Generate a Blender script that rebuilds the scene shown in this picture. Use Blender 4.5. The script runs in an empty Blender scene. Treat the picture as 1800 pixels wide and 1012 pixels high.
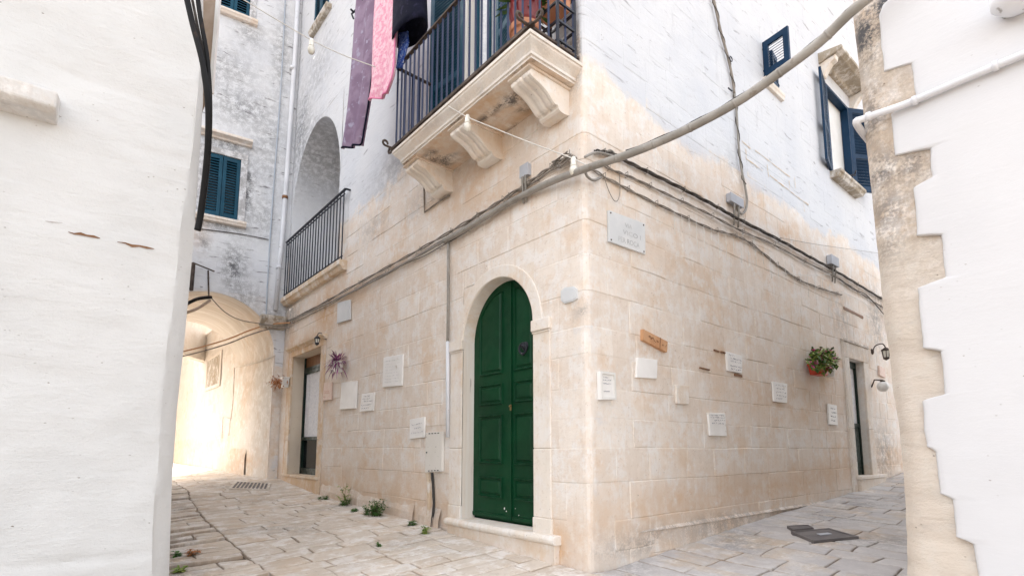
import bpy, bmesh, math, random
from mathutils import Vector, noise
random.seed(7)
V = Vector
rnd = random.uniform
col = bpy.context.scene.collection
# ------------------------------------------------------------------ camera numbers (measured from the photo's vanishing points)
F, PYC, HC = 941.0, 671.0, 0.95
PITCH = math.atan(117/941.0)
CAM = V((0, 0, HC))
def ray(x, y):
    cx = (x-900)/F; cy = -(y-PYC)/F
    return V((cx, math.cos(PITCH)-cy*math.sin(PITCH), math.sin(PITCH)+cy*math.cos(PITCH)))
_k = ray(1040, 1006)
K = CAM+_k*(-HC/_k.z); K.z = 0                       # foot of the street corner
def az(a): a = math.radians(a); return V((math.sin(a), math.cos(a), 0))
Z = V((0, 0, 1))
class Frame:
    """facade frame: u along the wall, d out of the wall, z up"""
    def __init__(s, P, eu, n): s.P, s.eu, s.n = P, eu, n
    def __call__(s, u, d, z): return s.P+s.eu*u+s.n*d+Z*z
    def px(s, x, y, d=0.0):
        r = ray(x, y); t = (s.P+s.n*d-CAM).dot(s.n)/r.dot(s.n); p = CAM+r*t-s.P
        return p.dot(s.eu), p.z
    def at(s, x, y, d=0.0):
        u, z = s.px(x, y, d); return s(u, d, z)
dL, dR = az(-40), az(50)
FL = Frame(K, dL, -dR)
FR = Frame(K, dR, -dL)
aE = 56.8
FE = Frame(FL(7.95, 0, 0), -az(aE), V((math.cos(math.radians(aE)), -math.sin(math.radians(aE)), 0)))
FW = Frame(V((-2.06, 3.2, 0)), -az(53), V((math.cos(math.radians(53)), -math.sin(math.radians(53)), 0)))
FQ = Frame(V((2.18, 3.0, 0)), -az(-40), -dR)
def interp(tab, x):
    if x <= tab[0][0]: return tab[0][1]
    for (a, b), (c, d) in zip(tab, tab[1:]):
        if x <= c: return b+(d-b)*(x-a)/(c-a)
    return tab[-1][1]
TS = [(-30, -.4), (-6, -.2), (-3, -.12), (0, 0), (2, .09), (4, .165), (5.8, .235), (7.6, .385), (8.4, .4), (13, .435), (20, .46), (60, .5)]
TT = [(-30, -.6), (-6, -.32), (-3, -.16), (0, 0), (.3, .0), (2.3, .16), (5.8, .33), (7.8, .52), (14, .95), (60, 1.2)]
def gz_st(s, t): return interp(TS, s)+interp(TT, t)
def st(p): q = p-K; return q.dot(dL), q.dot(dR)
def gz(p): return gz_st(*st(p))
def W(s, t, z): return K+dL*s+dR*t+Z*z
def gp(x, y):
    r = ray(x, y); t = 4.0
    for i in range(60):
        p = CAM+r*t; t += (p.z-gz(p))/max(.05, -r.z)*.7
    return CAM+r*t
def dp(x, y, dep): return CAM+ray(x, y)*dep
def nz(x, y, z=0.0): return noise.noise(V((x, y, z)))
def sstep(a, b, x): x = min(1, max(0, (x-a)/(b-a))); return x*x*(3-2*x)
# ------------------------------------------------------------------ mesh builder
class MB:
    def __init__(s): s.v, s.f, s.a, s.uv = [], [], [], []
    def add(s, p, a=(.5, 0, 0, 0), uv=None):
        s.v.append(V(p)); s.a.append(a); s.uv.append(uv or (p[0], p[1], p[2])); return len(s.v)-1
    def face(s, *i): s.f.append(tuple(i))
    def hexa(s, P, a=(.5, 0, 0, 0)):               # 8 points: 4 bottom loop, 4 top loop
        b = [s.add(p, a) for p in P]
        for q in ((3, 2, 1, 0), (4, 5, 6, 7), (0, 1, 5, 4), (1, 2, 6, 5), (2, 3, 7, 6), (3, 0, 4, 7)): s.face(*[b[i] for i in q])
        return s
    def box(s, fr, u0, u1, d0, d1, z0, z1, a=(.5, 0, 0, 0)):
        return s.hexa([fr(u0, d0, z0), fr(u1, d0, z0), fr(u1, d1, z0), fr(u0, d1, z0), fr(u0, d0, z1), fr(u1, d0, z1), fr(u1, d1, z1), fr(u0, d1, z1)], a)
    def bar(s, p, q, w, h=None, up=Z):
        p, q = V(p), V(q); d = (q-p).normalized(); h = h or w
        if abs(d.dot(up)) > .95: up = V((1, 0, 0)) if abs(d.x) < .9 else V((0, 1, 0))
        x = d.cross(up).normalized()*w/2; y = x.cross(d).normalized()*h/2
        return s.hexa([p-x-y, p+x-y, p+x+y, p-x+y, q-x-y, q+x-y, q+x+y, q-x+y])
    def tube(s, pts, r, n=6, closed=False):
        pts = [V(p) for p in pts]; m = len(pts); rings = []; ref = None
        for i, p in enumerate(pts):
            d = (pts[min(i+1, m-1)]-pts[max(i-1, 0)]).normalized() if not closed else (pts[(i+1) % m]-pts[i-1]).normalized()
            if ref is None: ref = V((0, 0, 1)) if abs(d.z) < .9 else V((1, 0, 0))
            x = (ref-d*ref.dot(d)).normalized(); y = d.cross(x); ref = x
            rr = r[i] if isinstance(r, (list, tuple)) else r
            rings.append([s.add(p+x*math.cos(2*math.pi*k/n)*rr+y*math.sin(2*math.pi*k/n)*rr) for k in range(n)])
        for i in range(m if closed else m-1):
            A, B = rings[i], rings[(i+1) % m]
            for k in range(n): s.face(A[k], A[(k+1) % n], B[(k+1) % n], B[k])
        if not closed:
            s.face(*rings[0][::-1]); s.face(*rings[-1])
        return s
    def lathe(s, o, axis, prof, n=16, ax=None):     # prof: (r, h)
        axis = V(axis).normalized(); t = V((1, 0, 0)) if abs(axis.x) < .9 else V((0, 1, 0))
        x = (ax or (t-axis*t.dot(axis))).normalized(); y = axis.cross(x); rings = []
        for r, h in prof: rings.append([s.add(V(o)+axis*h+x*r*math.cos(2*math.pi*k/n)+y*r*math.sin(2*math.pi*k/n)) for k in range(n)])
        for A, B in zip(rings, rings[1:]):
            for k in range(n): s.face(A[k], A[(k+1) % n], B[(k+1) % n], B[k])
        if prof[0][0] > 1e-4: s.face(*rings[0][::-1])
        if prof[-1][0] > 1e-4: s.face(*rings[-1])
        return s
    def prism(s, lo, hi):                            # two matching loops, closed
        a = [s.add(p) for p in lo]; b = [s.add(p) for p in hi]; n = len(a)
        s.face(*a[::-1]); s.face(*b)
        for k in range(n): s.face(a[k], a[(k+1) % n], b[(k+1) % n], b[k])
        return s
    def grid(s, rows, attrs=None, uvs=None):
        ids = [[s.add(p, attrs[i][j] if attrs else (.5, 0, 0, 0), uvs[i][j] if uvs else None) for j, p in enumerate(r)] for i, r in enumerate(rows)]
        for A, B in zip(ids, ids[1:]):
            for j in range(len(A)-1): s.face(A[j], A[j+1], B[j+1], B[j])
        return s
    def build(s, name, mat, parent=None, smooth=False, bev=0, weld=False, loc=None, sharp=0):
        off = V(loc) if loc is not None else (V(parent['_w']) if parent is not None and '_w' in parent else V((0, 0, 0)))
        me = bpy.data.meshes.new(name)
        me.from_pydata([p-off for p in s.v], [], s.f)
        ca = me.attributes.new('msk', 'FLOAT_COLOR', 'POINT'); ca.data.foreach_set('color', [c for a in s.a for c in a])
        ua = me.attributes.new('suv', 'FLOAT_VECTOR', 'POINT'); ua.data.foreach_set('vector', [c for a in s.uv for c in a])
        bm = bmesh.new(); bm.from_mesh(me)
        if weld: bmesh.ops.remove_doubles(bm, verts=bm.verts, dist=1e-5)
        bmesh.ops.recalc_face_normals(bm, faces=bm.faces)
        bm.to_mesh(me); bm.free()
        if smooth:
            me.shade_smooth()
            if sharp: me.set_sharp_from_angle(angle=math.radians(sharp))
        me.materials.append(mat)
        o = bpy.data.objects.new(name, me); col.objects.link(o)
        if parent is not None:
            o.parent = parent; o['_w'] = parent['_w'] if '_w' in parent else (0, 0, 0)
        else:
            o.location = off; o['_w'] = tuple(off)
        if bev:
            m = o.modifiers.new('bevel', 'BEVEL'); m.width = bev; m.segments = 2; m.limit_method = 'ANGLE'; m.angle_limit = math.radians(35)
        return o
def tag(o, label, cat, group=None):
    o['label'] = label; o['category'] = cat
    if group: o['group'] = group
    return o
def empty(name, loc, label, cat, group=None):
    o = bpy.data.objects.new(name, None); col.objects.link(o); o.location = loc; o['_w'] = tuple(loc)
    o.empty_display_size = .1
    return tag(o, label, cat, group)
def smoothpath(pts, n=6):
    pts = [V(p) for p in pts]; out = []
    for i in range(len(pts)-1):
        p0 = pts[max(i-1, 0)]; p1 = pts[i]; p2 = pts[i+1]; p3 = pts[min(i+2, len(pts)-1)]
        for k in range(n):
            t = k/n
            out.append(.5*((2*p1)+(p2-p0)*t+(2*p0-5*p1+4*p2-p3)*t*t+(3*p1-p0-3*p2+p3)*t**3))
    out.append(pts[-1]); return out
# ------------------------------------------------------------------ materials
class NT:
    def __init__(s, name):
        s.m = bpy.data.materials.new(name); s.m.use_nodes = True; s.t = s.m.node_tree; s.n = s.t.nodes; s.l = s.t.links
        s.b = s.n['Principled BSDF']
        s.co = s.n.new('ShaderNodeNewGeometry').outputs['Position']
    def link(s, a, b): s.l.new(a, b)
    def sock(s, node, i, v):
        if hasattr(v, 'is_output'): s.link(v, node.inputs[i])
        else:
            if isinstance(v, (tuple, list)) and len(v) == 3 and node.inputs[i].type == 'RGBA': v = (*v, 1)
            node.inputs[i].default_value = v
    def mapn(s, vec, scale):
        n = s.n.new('ShaderNodeMapping'); s.link(vec, n.inputs[0]); n.inputs['Scale'].default_value = scale; return n.outputs[0]
    def noise(s, scale, detail=4, vec=None, rough=.55, dist=0):
        n = s.n.new('ShaderNodeTexNoise'); n.inputs['Scale'].default_value = scale; n.inputs['Detail'].default_value = detail
        n.inputs['Roughness'].default_value = rough; n.inputs['Distortion'].default_value = dist
        s.link(vec or s.co, n.inputs['Vector']); return n.outputs['Fac']
    def voro(s, scale, vec=None):
        n = s.n.new('ShaderNodeTexVoronoi'); n.inputs['Scale'].default_value = scale; s.link(vec or s.co, n.inputs['Vector']); return n.outputs['Distance']
    def math(s, op, a, b=0.0, c=None):
        n = s.n.new('ShaderNodeMath'); n.operation = op; s.sock(n, 0, a); s.sock(n, 1, b)
        if c is not None: s.sock(n, 2, c)
        return n.outputs[0]
    def rng(s, x, a, b, c=0.0, d=1.0):
        n = s.n.new('ShaderNodeMapRange'); n.interpolation_type = 'SMOOTHSTEP'
        s.link(x, n.inputs[0])
        for i, v in ((1, a), (2, b), (3, c), (4, d)): n.inputs[i].default_value = v
        return n.outputs[0]
    def mix(s, fac, a, b, mode='MIX'):
        n = s.n.new('ShaderNodeMix'); n.data_type = 'RGBA'; n.blend_type = mode
        s.sock(n, 0, fac); s.sock(n, 6, a); s.sock(n, 7, b); return n.outputs[2]
    def bump(s, h, strength=.4, dist=.01, prev=None):
        n = s.n.new('ShaderNodeBump'); n.inputs['Strength'].default_value = strength; n.inputs['Distance'].default_value = dist
        s.link(h, n.inputs['Height'])
        if prev: s.link(prev, n.inputs['Normal'])
        return n.outputs[0]
    def done(s, colr, rough=.85, nrm=None, **kw):
        s.sock(s.b, 'Base Color', colr); s.sock(s.b, 'Roughness', rough)
        s.b.inputs['Specular IOR Level'].default_value = kw.get('spec', .25)
        if nrm: s.link(nrm, s.b.inputs['Normal'])
        if 'metal' in kw: s.b.inputs['Metallic'].default_value = kw['metal']
        return s.m
def surf(name, c1, c2, scale=3.0, rough=.8, bump=.25, bscale=60, spec=.25, metal=0, spots=None, spot_scale=25, spot_t=.62, dist=.004):
    t = NT(name)
    c = t.mix(t.rng(t.noise(scale, 5), .35, .65), c1, c2)
    if spots: c = t.mix(t.rng(t.noise(spot_scale, 4), spot_t, spot_t+.1), c, spots)
    n = t.bump(t.noise(bscale, 4), bump, dist)
    return t.done(c, rough, n, spec=spec, metal=metal)
def wall_mat(name, sa, sb, white, ochre=(.60, .38, .21), fleck=.5, wbump=.5, white2=None, grime=(.10, .10, .105)):
    t = NT(name)
    at = t.n.new('ShaderNodeAttribute'); at.attribute_name = 'msk'
    sep = t.n.new('ShaderNodeSeparateColor'); t.link(at.outputs['Color'], sep.inputs[0])
    tone, wh, oc = sep.outputs[0], sep.outputs[1], sep.outputs[2]; dirt = at.outputs['Alpha']
    uv = t.n.new('ShaderNodeAttribute'); uv.attribute_name = 'suv'; uv = uv.outputs['Vector']
    n1 = t.noise(1.3, 5, uv); n2 = t.noise(9, 6, uv, .65); n3 = t.noise(55, 4, uv, .7); n4 = t.noise(24, 6, uv, .72)
    streak = t.noise(1, 5, t.mapn(uv, (14, .8, 1)), .6)
    flat = t.noise(1, 5, t.mapn(uv, (3.2, 15, 1)), .62, .6)
    st_ = t.mix(t.rng(t.math('ADD', t.math('MULTIPLY', tone, .35), t.math('MULTIPLY', n2, .65)), .25, .75), sa, sb)
    st_ = t.mix(t.math('MULTIPLY', t.rng(t.noise(1.7, 7, uv, .66), .48, .66), .6), st_, (sa[0]*.98, sa[1]*.85, sa[2]*.71))
    st_ = t.mix(t.math('MULTIPLY', t.rng(streak, .5, .75), .3), st_, (sa[0]*.82, sa[1]*.74, sa[2]*.66))
    st_ = t.mix(t.math('MULTIPLY', t.rng(n2, .53, .7), .4), st_, (min(1, sa[0]*1.16), min(1, sa[1]*1.17), min(1, sa[2]*1.2)))
    chalk = t.rng(t.math('ADD', t.math('MULTIPLY', t.noise(4.2, 8, uv, .72), .75), t.math('MULTIPLY', t.noise(1, 6, t.mapn(uv, (22, 5, 1)), .7), .25)), .47, .585)
    st_ = t.mix(t.math('MULTIPLY', chalk, .7), st_, (.81, .785, .755))
    tick = t.rng(t.voro(9, t.mapn(uv, (1, 2.6, 1))), .05, .10, 1, 0)
    tick = t.math('MULTIPLY', tick, t.rng(t.noise(1.1, 4, uv), .48, .60))
    st_ = t.mix(t.math('MULTIPLY', tick, .6), st_, (.30, .25, .21))
    # whitewash with its ragged edge
    w = t.rng(t.math('ADD', t.math('ADD', wh, t.math('MULTIPLY', t.math('SUBTRACT', tone, .5), .22)), t.math('MULTIPLY', t.math('SUBTRACT', t.noise(2.4, 8, uv, .7), .5), 1.15)),   .33, .63)
    wc = t.mix(t.rng(n1, .4, .65), white, white2 or (white[0]*.93, white[1]*.94, white[2]*.96))
    fl = t.math('MULTIPLY', t.rng(flat, .60, .70), fleck)
    wc = t.mix(fl, wc, (.26, .25, .26))
    wc = t.mix(t.math('MULTIPLY', t.rng(t.noise(1, 6, t.mapn(uv, (5, 1.2, 1)), .7), .58, .75), fleck*.5), wc, (.36, .36, .38))
    st_ = t.mix(t.math('MULTIPLY', t.rng(n4, .54, .68), .30), st_, (sa[0]*.66, sa[1]*.57, sa[2]*.49))
    st_ = t.mix(t.math('MULTIPLY', t.rng(t.noise(1, 5, t.mapn(uv, (26, 2.2, 1)), .65), .56, .72), .22), st_, (sa[0]*.74, sa[1]*.62, sa[2]*.55))
    c = t.mix(w, st_, wc)
    o2 = t.math('MULTIPLY', oc, t.rng(t.math('ADD', t.math('MULTIPLY', n2, .5), t.math('MULTIPLY', t.noise(2.6, 6, uv, .65), .5)), .34, .56))
    c = t.mix(o2, c, ochre)
    d2 = t.math('MULTIPLY', dirt, t.rng(t.math('ADD', t.math('MULTIPLY', n3, .45), t.math('MULTIPLY', n2, .55)), .41, .56))
    c = t.mix(d2, c, grime)
    pit = t.rng(t.voro(19, t.mapn(uv, (1, 1.5, 1))), .05, .14, 1, 0)
    pitm = t.math('MULTIPLY', pit, t.rng(t.noise(3, 5, uv, .65), .50, .64))
    c = t.mix(t.math('MULTIPLY', pitm, .75), c, (.2, .15, .11))
    h = t.math('ADD', t.math('ADD', t.math('MULTIPLY', n4, .5), t.math('MULTIPLY', n3, .35)), t.math('ADD', t.math('MULTIPLY', n2, .8), t.math('MULTIPLY', flat, t.math('MULTIPLY', w, 1.0))))
    h = t.math('SUBTRACT', h, t.math('MULTIPLY', pitm, .8))
    return t.done(c, .92, t.bump(h, wbump, .012), spec=.12)
STA, STB = (.725, .635, .55), (.80, .73, .655)
M = {}
M['wall'] = wall_mat('limestone_wall', STA, STB, (.655, .66, .675), fleck=.6)  # whitewash blue: limewash's own slight tint plus skylight put into the colour
M['endwall'] = wall_mat('weathered_limewash', STA, STB, (.715, .72, .732), fleck=1.0, wbump=.7)  # bluish limewash here also carries some skylight in its colour
M['tunnel'] = wall_mat('passage_plaster', (.62, .575, .51), (.68, .635, .575), (.69, .655, .605), fleck=.14, wbump=.4, white2=(.66, .62, .56))
M['lime'] = wall_mat('thick_limewash', (.62, .61, .59), (.65, .64, .625), (.64, .635, .62), fleck=.07, wbump=.5, white2=(.60, .597, .583))
M['plaster'] = wall_mat('smooth_white_plaster', (.60, .60, .61), (.62, .62, .63), (.62, .62, .63), fleck=.0, wbump=.16, white2=(.595, .595, .605))
M['quoin'] = wall_mat('rough_quoin_stone', (.50, .435, .365), (.59, .525, .45), (.60, .55, .485), fleck=.3, wbump=.9)
M['trim'] = wall_mat('dressed_stone', (.72, .65, .57), (.80, .745, .67), (.80, .76, .70), fleck=.1, wbump=.22)
M['ochretrim'] = wall_mat('ochre_stone', (.62, .48, .34), (.70, .58, .44), (.74, .65, .53), fleck=.1, wbump=.4)
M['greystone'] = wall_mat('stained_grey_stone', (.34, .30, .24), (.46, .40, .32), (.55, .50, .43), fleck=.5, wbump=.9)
M['pave'] = wall_mat('worn_paving_stone', (.57, .50, .425), (.68, .61, .53), (.62, .60, .585), fleck=.3, wbump=.75, white2=(.53, .51, .505), ochre=(.30, .20, .12))
M['ground'] = surf('earth_joints', (.13, .10, .075), (.24, .19, .14), 4, .95, .6, 40)
M['core'] = surf('rubble_core', (.35, .30, .25), (.42, .36, .3), 3)
M['roof'] = surf('roof_tile', (.45, .36, .28), (.5, .42, .34), 3)
def paint(name, c, rough=.45, wear=(.3, .33, .33), var=.75):
    t = NT(name)
    b = t.mix(t.rng(t.noise(2.5, 5), .35, .65), c, tuple(x*var for x in c))
    b = t.mix(t.math('MULTIPLY', t.rng(t.noise(38, 5, None, .7), .66, .74), .6), b, wear)
    return t.done(b, t.rng(t.noise(12, 4), .3, .7, rough-.08, rough+.15), t.bump(t.noise(1, 4, t.mapn(t.co, (60, 60, 6))), .25, .003), spec=.22)
M['green'] = paint('green_door_paint', (.002, .047, .017), .42, (.03, .12, .06))
M['darkgreen'] = paint('dark_green_paint', (.006, .022, .016), .4, (.02, .05, .04))
M['teal'] = paint('teal_shutter_paint', (.007, .066, .112), .5, (.08, .18, .22))
M['navy'] = paint('navy_shutter_paint', (.006, .034, .082), .45, (.05, .09, .16))
M['iron'] = surf('black_iron', (.010, .012, .020), (.022, .024, .035), 8, .5, .2, 90, .4)
M['blueiron'] = surf('navy_painted_iron', (.012, .022, .065), (.02, .03, .08), 8, .45, .2, 90, .4)
M['rustiron'] = surf('rusty_dark_iron', (.045, .032, .026), (.10, .075, .06), 9, .75, .4, 70)
M['wpipe'] = surf('white_pipe', (.72, .73, .76), (.62, .63, .66), 2, .5, .1, 40, .35, spots=(.35, .34, .33), spot_scale=14, spot_t=.66)
M['gpipe'] = surf('weathered_grey_pipe', (.24, .225, .20), (.33, .31, .28), 5, .6, .2, 50, .3, spots=(.24, .21, .18), spot_scale=18, spot_t=.6)
M['bpipe'] = surf('blue_grey_conduit', (.38, .43, .50), (.46, .50, .55), 5, .6, .2, 50)
M['cable'] = surf('grey_cable', (.20, .175, .15), (.30, .265, .23), 12, .7, .3, 80)
M['dcable'] = surf('dark_cable', (.045, .038, .034), (.10, .085, .072), 12, .7, .3, 80)
M['bcable'] = surf('black_cable', (.003, .003, .0035), (.007, .006, .006), 6, .5, .1, 60, .2, spots=(.05, .03, .02), spot_scale=6, spot_t=.62)
M['wcable'] = surf('white_cable', (.72, .70, .66), (.62, .6, .56), 8, .5, .1, 60)
M['bulb'] = surf('milky_plastic', (.78, .76, .68), (.72, .70, .62), 8, .3, .05, 60, .5)
M['plaque'] = surf('white_plaque', (.86, .85, .83), (.81, .795, .77), 5, .5, .12, 50, .3, spots=(.62, .57, .5), spot_scale=9, spot_t=.64)
M['marble'] = surf('grey_marble', (.62, .64, .65), (.70, .71, .71), 4, .4, .05, 50, .4)
M['pink'] = surf('faded_pink_tile', (.68, .50, .42), (.72, .58, .50), 14, .6, .15, 50)
M['terra'] = surf('terracotta', (.48, .20, .11), (.56, .28, .17), 5, .8, .15, 60)
M['woodtile'] = surf('orange_wood', (.50, .26, .13), (.58, .34, .19), 7, .7, .2, 30)
M['redpot'] = surf('red_plastic', (.45, .045, .02), (.52, .07, .03), 3, .45, .05, 30, .4)
M['darkred'] = surf('dark_red_glaze', (.16, .012, .012), (.22, .02, .02), 5, .35, .05, 30, .5)
M['whitepot'] = surf('white_ceramic', (.76, .75, .72), (.70, .68, .64), 4, .35, .05, 30, .5)
M['metalbox'] = surf('painted_metal_box', (.72, .69, .64), (.68, .65, .59), 3, .5, .1, 30, .35, spots=(.22, .19, .16), spot_scale=20, spot_t=.66)
M['greybox'] = surf('grey_plastic_box', (.46, .48, .52), (.38, .39, .42), 3, .6, .1, 30)
M['ink'] = surf('faded_ink', (.20, .20, .26), (.32, .31, .34), 20, .8, 0)
M['carve'] = surf('incised_lettering', (.38, .39, .40), (.54, .55, .55), 9, .8, 0)
M['brownboard'] = surf('brown_board', (.17, .08, .036), (.25, .125, .062), 6, .6, .2, 30)
M['curtain'] = surf('white_lace', (.82, .82, .84), (.70, .71, .74), 30, .9, .3, 120)
M['purple'] = None
M['brass'] = surf('old_brass', (.25, .17, .07), (.3, .22, .1), 8, .45, .1, 50, .5, metal=.8)
M['steel'] = surf('cast_iron_cover', (.13, .12, .12), (.18, .165, .16), 6, .7, .6, 120)
M['brown'] = surf('brown_stone_edge', (.36, .27, .20), (.42, .33, .26), 6, .8, .3, 30)
M['inside'] = surf('dim_interior', (.05, .05, .05), (.08, .075, .07), 2)
M['bark'] = surf('plant_stem', (.10, .08, .04), (.12, .14, .05), 8)
def leafm(name, a, b):
    t = NT(name); c = t.mix(t.rng(t.noise(14, 3), .35, .65), a, b)
    m = t.done(c, .5, None, spec=.3); t.b.inputs['Subsurface Weight'].default_value = 0
    return m
M['leaf'] = leafm('green_leaf', (.035, .10, .02), (.09, .19, .04))
M['leaf2'] = leafm('fresh_leaf', (.14, .23, .04), (.28, .34, .08))
M['purpleleaf'] = leafm('purple_leaf', (.13, .025, .10), (.30, .09, .22))
M['dryleaf'] = leafm('dry_orange_leaf', (.34, .12, .04), (.48, .23, .10))
M['petal'] = leafm('pink_petal', (.5, .05, .2), (.6, .12, .25))
def glass():
    t = NT('dark_window_glass'); return t.done((.015, .018, .02), .06, None, spec=.6)
M['glass'] = glass()
def cloth(name, a, b, c3, sc):
    t = NT(name); n = t.noise(sc, 5)
    c = t.mix(t.rng(n, .42, .58), a, b); c = t.mix(t.rng(t.noise(sc*2.3, 4), .58, .68), c, c3)
    return t.done(c, .95, t.bump(t.noise(160, 3), .4, .003), spec=.1)
M['purple'] = cloth('purple_towel', (.22, .155, .225), (.29, .22, .30), (.36, .33, .43), 4)
M['pinkcloth'] = cloth('pink_patterned_blanket', (.75, .36, .46), (.82, .56, .62), (.72, .20, .36), 18)
M['pinkhem'] = cloth('pink_hem', (.75, .22, .40), (.78, .28, .45), (.72, .2, .36), 8)
M['navycloth'] = cloth('navy_cloth', (.008, .009, .02), (.014, .015, .03), (.02, .02, .045), 6)
M['bluecloth'] = cloth('blue_patterned_cloth', (.03, .07, .30), (.10, .18, .45), (.55, .6, .7), 22)
# ------------------------------------------------------------------ masonry generator
def subtract(r, holes):
    out = [r]
    for h in holes:
        nxt = []
        for (a, b, c, d) in out:
            if h[0] >= b or h[1] <= a or h[2] >= d or h[3] <= c: nxt.append((a, b, c, d)); continue
            if h[0] > a: nxt.append((a, h[0], c, d))
            if h[1] < b: nxt.append((h[1], b, c, d))
            m0, m1 = max(a, h[0]), min(b, h[1])
            if h[2] > c: nxt.append((m0, m1, c, h[2]))
            if h[3] < d: nxt.append((m0, m1, h[3], d))
        out = [q for q in nxt if q[1]-q[0] > .004 and q[3]-q[2] > .004]
    return out
def lines(a, b, e, step, extra=()):
    if b-a < 3*e: return [a, (a+b)/2, b]
    n = max(1, round((b-a-2*e)/step)); L = [a]+[a+e+(b-a-2*e)*k/n for k in range(n+1)]+[b]
    L += [x for x in extra if a+e*1.5 < x < b-e*1.5]
    return sorted(set(L))
def ashlar(mb, s0, s1, z0, z1, holes, mp, attr, hr=(.23, .33), wr=(.30, .62), jd=.004, step=.13, extra=(), seed=1, corner=False, e=.009):
    R = random.Random(seed); z = z0; row = 0
    while z < z1-.02:
        h = R.uniform(*hr); zt = min(z1, z+h)
        if z1-zt < .1: zt = z1
        if corner:
            a, b = (.30, .55) if row % 2 else (.58, .28)
            xs = [-a*R.uniform(.85, 1.15), b*R.uniform(.85, 1.15)]
            while xs[0] > s0+.2: xs.insert(0, xs[0]-R.uniform(*wr))
            while xs[-1] < s1-.2: xs.append(xs[-1]+R.uniform(*wr))
        else:
            xs = [s0-R.uniform(0, .3)]
            while xs[-1] < s1-.1: xs.append(xs[-1]+R.uniform(*wr))
        xs = [max(s0, min(s1, x)) for x in xs]; xs[-1] = s1; xs[0] = s0
        for a, b in zip(xs, xs[1:]):
            if b-a < .01: continue
            tone = R.random(); od = R.uniform(-.004, .004)
            for (p, q, c, d) in subtract((a, b, z, zt), holes):
                ss = lines(p, q, e, step, extra); zz = lines(c, d, e, step)
                rows, ats, uvs = [], [], []
                for j, zv in enumerate(zz):
                    r, aa, uu = [], [], []
                    for i, sv in enumerate(ss):
                        at = attr(sv, zv, tone)
                        ring = i in (0, len(ss)-1) or j in (0, len(zz)-1)
                        dd = -jd*(1-.7*at[1]) if ring else od*(1-.5*at[1])
                        zz2 = zv+.009*nz(sv*1.7, zv*1.1, 3.3); ss2 = sv+.008*nz(sv*2, zv*2, 8.1) if abs(sv) > .15 and p != sv and q != sv else sv
                        r.append(mp(ss2, zz2, dd)); aa.append(at); uu.append((sv, zv, tone*.0))
                    rows.append(r); ats.append(aa); uvs.append(uu)
                mb.grid(rows, ats, uvs)
        z = zt; row += 1
    return mb
def wobble(s, z, k=0): return .010*nz(s*.7, z*.7, 5+k)+.006*nz(s*2.6, z*2.6, 9+k)+.0035*nz(s*7, z*9, 2+k)
def blobs(fr, sgn, lst):
    out = []
    for (x, y, rx, ry, a) in lst:
        u, z = fr.px(x, y); u1, _ = fr.px(x+rx, y); _, z1 = fr.px(x, y-ry)
        out.append((sgn*u, z, abs(u1-u), abs(z1-z), a))
    return out
def blob(lst, s, z):
    v = 0
    for (a, b, r, q, k) in lst:
        e = ((s-a)/r)**2+((z-b)/q)**2
        if e < 5: v = max(v, k*math.exp(-e))
    return v
def flatattr(tone=.5, w=0, o=0, d=0): return lambda s, z, t: (t, w, o, d)
# ------------------------------------------------------------------ generic trim helpers
def arch_panel(mb, fr, u0, u1, z0, z1, cu, zs, ru, rz, d, depth, attr, n=28, rings=4):
    """flat panel u0..u1, z0..z1 with an arched opening, and the reveal behind the arch; below zs it is straight"""
    def rim(k):
        if k <= 0: return (cu-ru, zs)
        a = math.pi-math.pi*k/n; return (cu+ru*math.cos(a), zs+rz*math.sin(a))
    def outer(p):
        dx, dz = p[0]-cu, p[1]-zs; t = 1e9
        if dx > 1e-6: t = min(t, (u1-cu)/dx)
        if dx < -1e-6: t = min(t, (u0-cu)/dx)
        if dz > 1e-6: t = min(t, (z1-zs)/dz)
        return (cu+dx*t, zs+dz*t)
    rows, ats, uvs = [], [], []
    pr = [rim(k) for k in range(n+1)]
    po = [outer(p) for p in pr]
    # snap the outer points nearest the rectangle corners
    for c in ((u0, z1), (u1, z1)):
        k = min(range(n+1), key=lambda i: (po[i][0]-c[0])**2+(po[i][1]-c[1])**2); po[k] = c
    for j in range(rings+1):
        f = j/rings; r, aa, uu = [], [], []
        for p, q in zip(pr, po):
            u, z = p[0]+(q[0]-p[0])*f, p[1]+(q[1]-p[1])*f
            dd = d+(wobble(u, z) if j else 0)*.6
            r.append(fr(u, dd, z)); aa.append(attr(u, z, .5)); uu.append((u, z, 0))
        rows.append(r); ats.append(aa); uvs.append(uu)
    mb.grid(rows, ats, uvs)
    full = [(cu-ru, z0)]+pr+[(cu+ru, z0)]
    mb.grid([[fr(u, d, z) for u, z in full], [fr(u, d-depth*.5, z) for u, z in full], [fr(u, d-depth, z) for u, z in full]],
            [[attr(u, z, .5) for u, z in full]]*3, [[(k*depth*.5+3, i*(1.2*(zs-z0)+3*ru)/len(full), 0) for i, (u, z) in enumerate(full)] for k in range(3)])
    return mb
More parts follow.
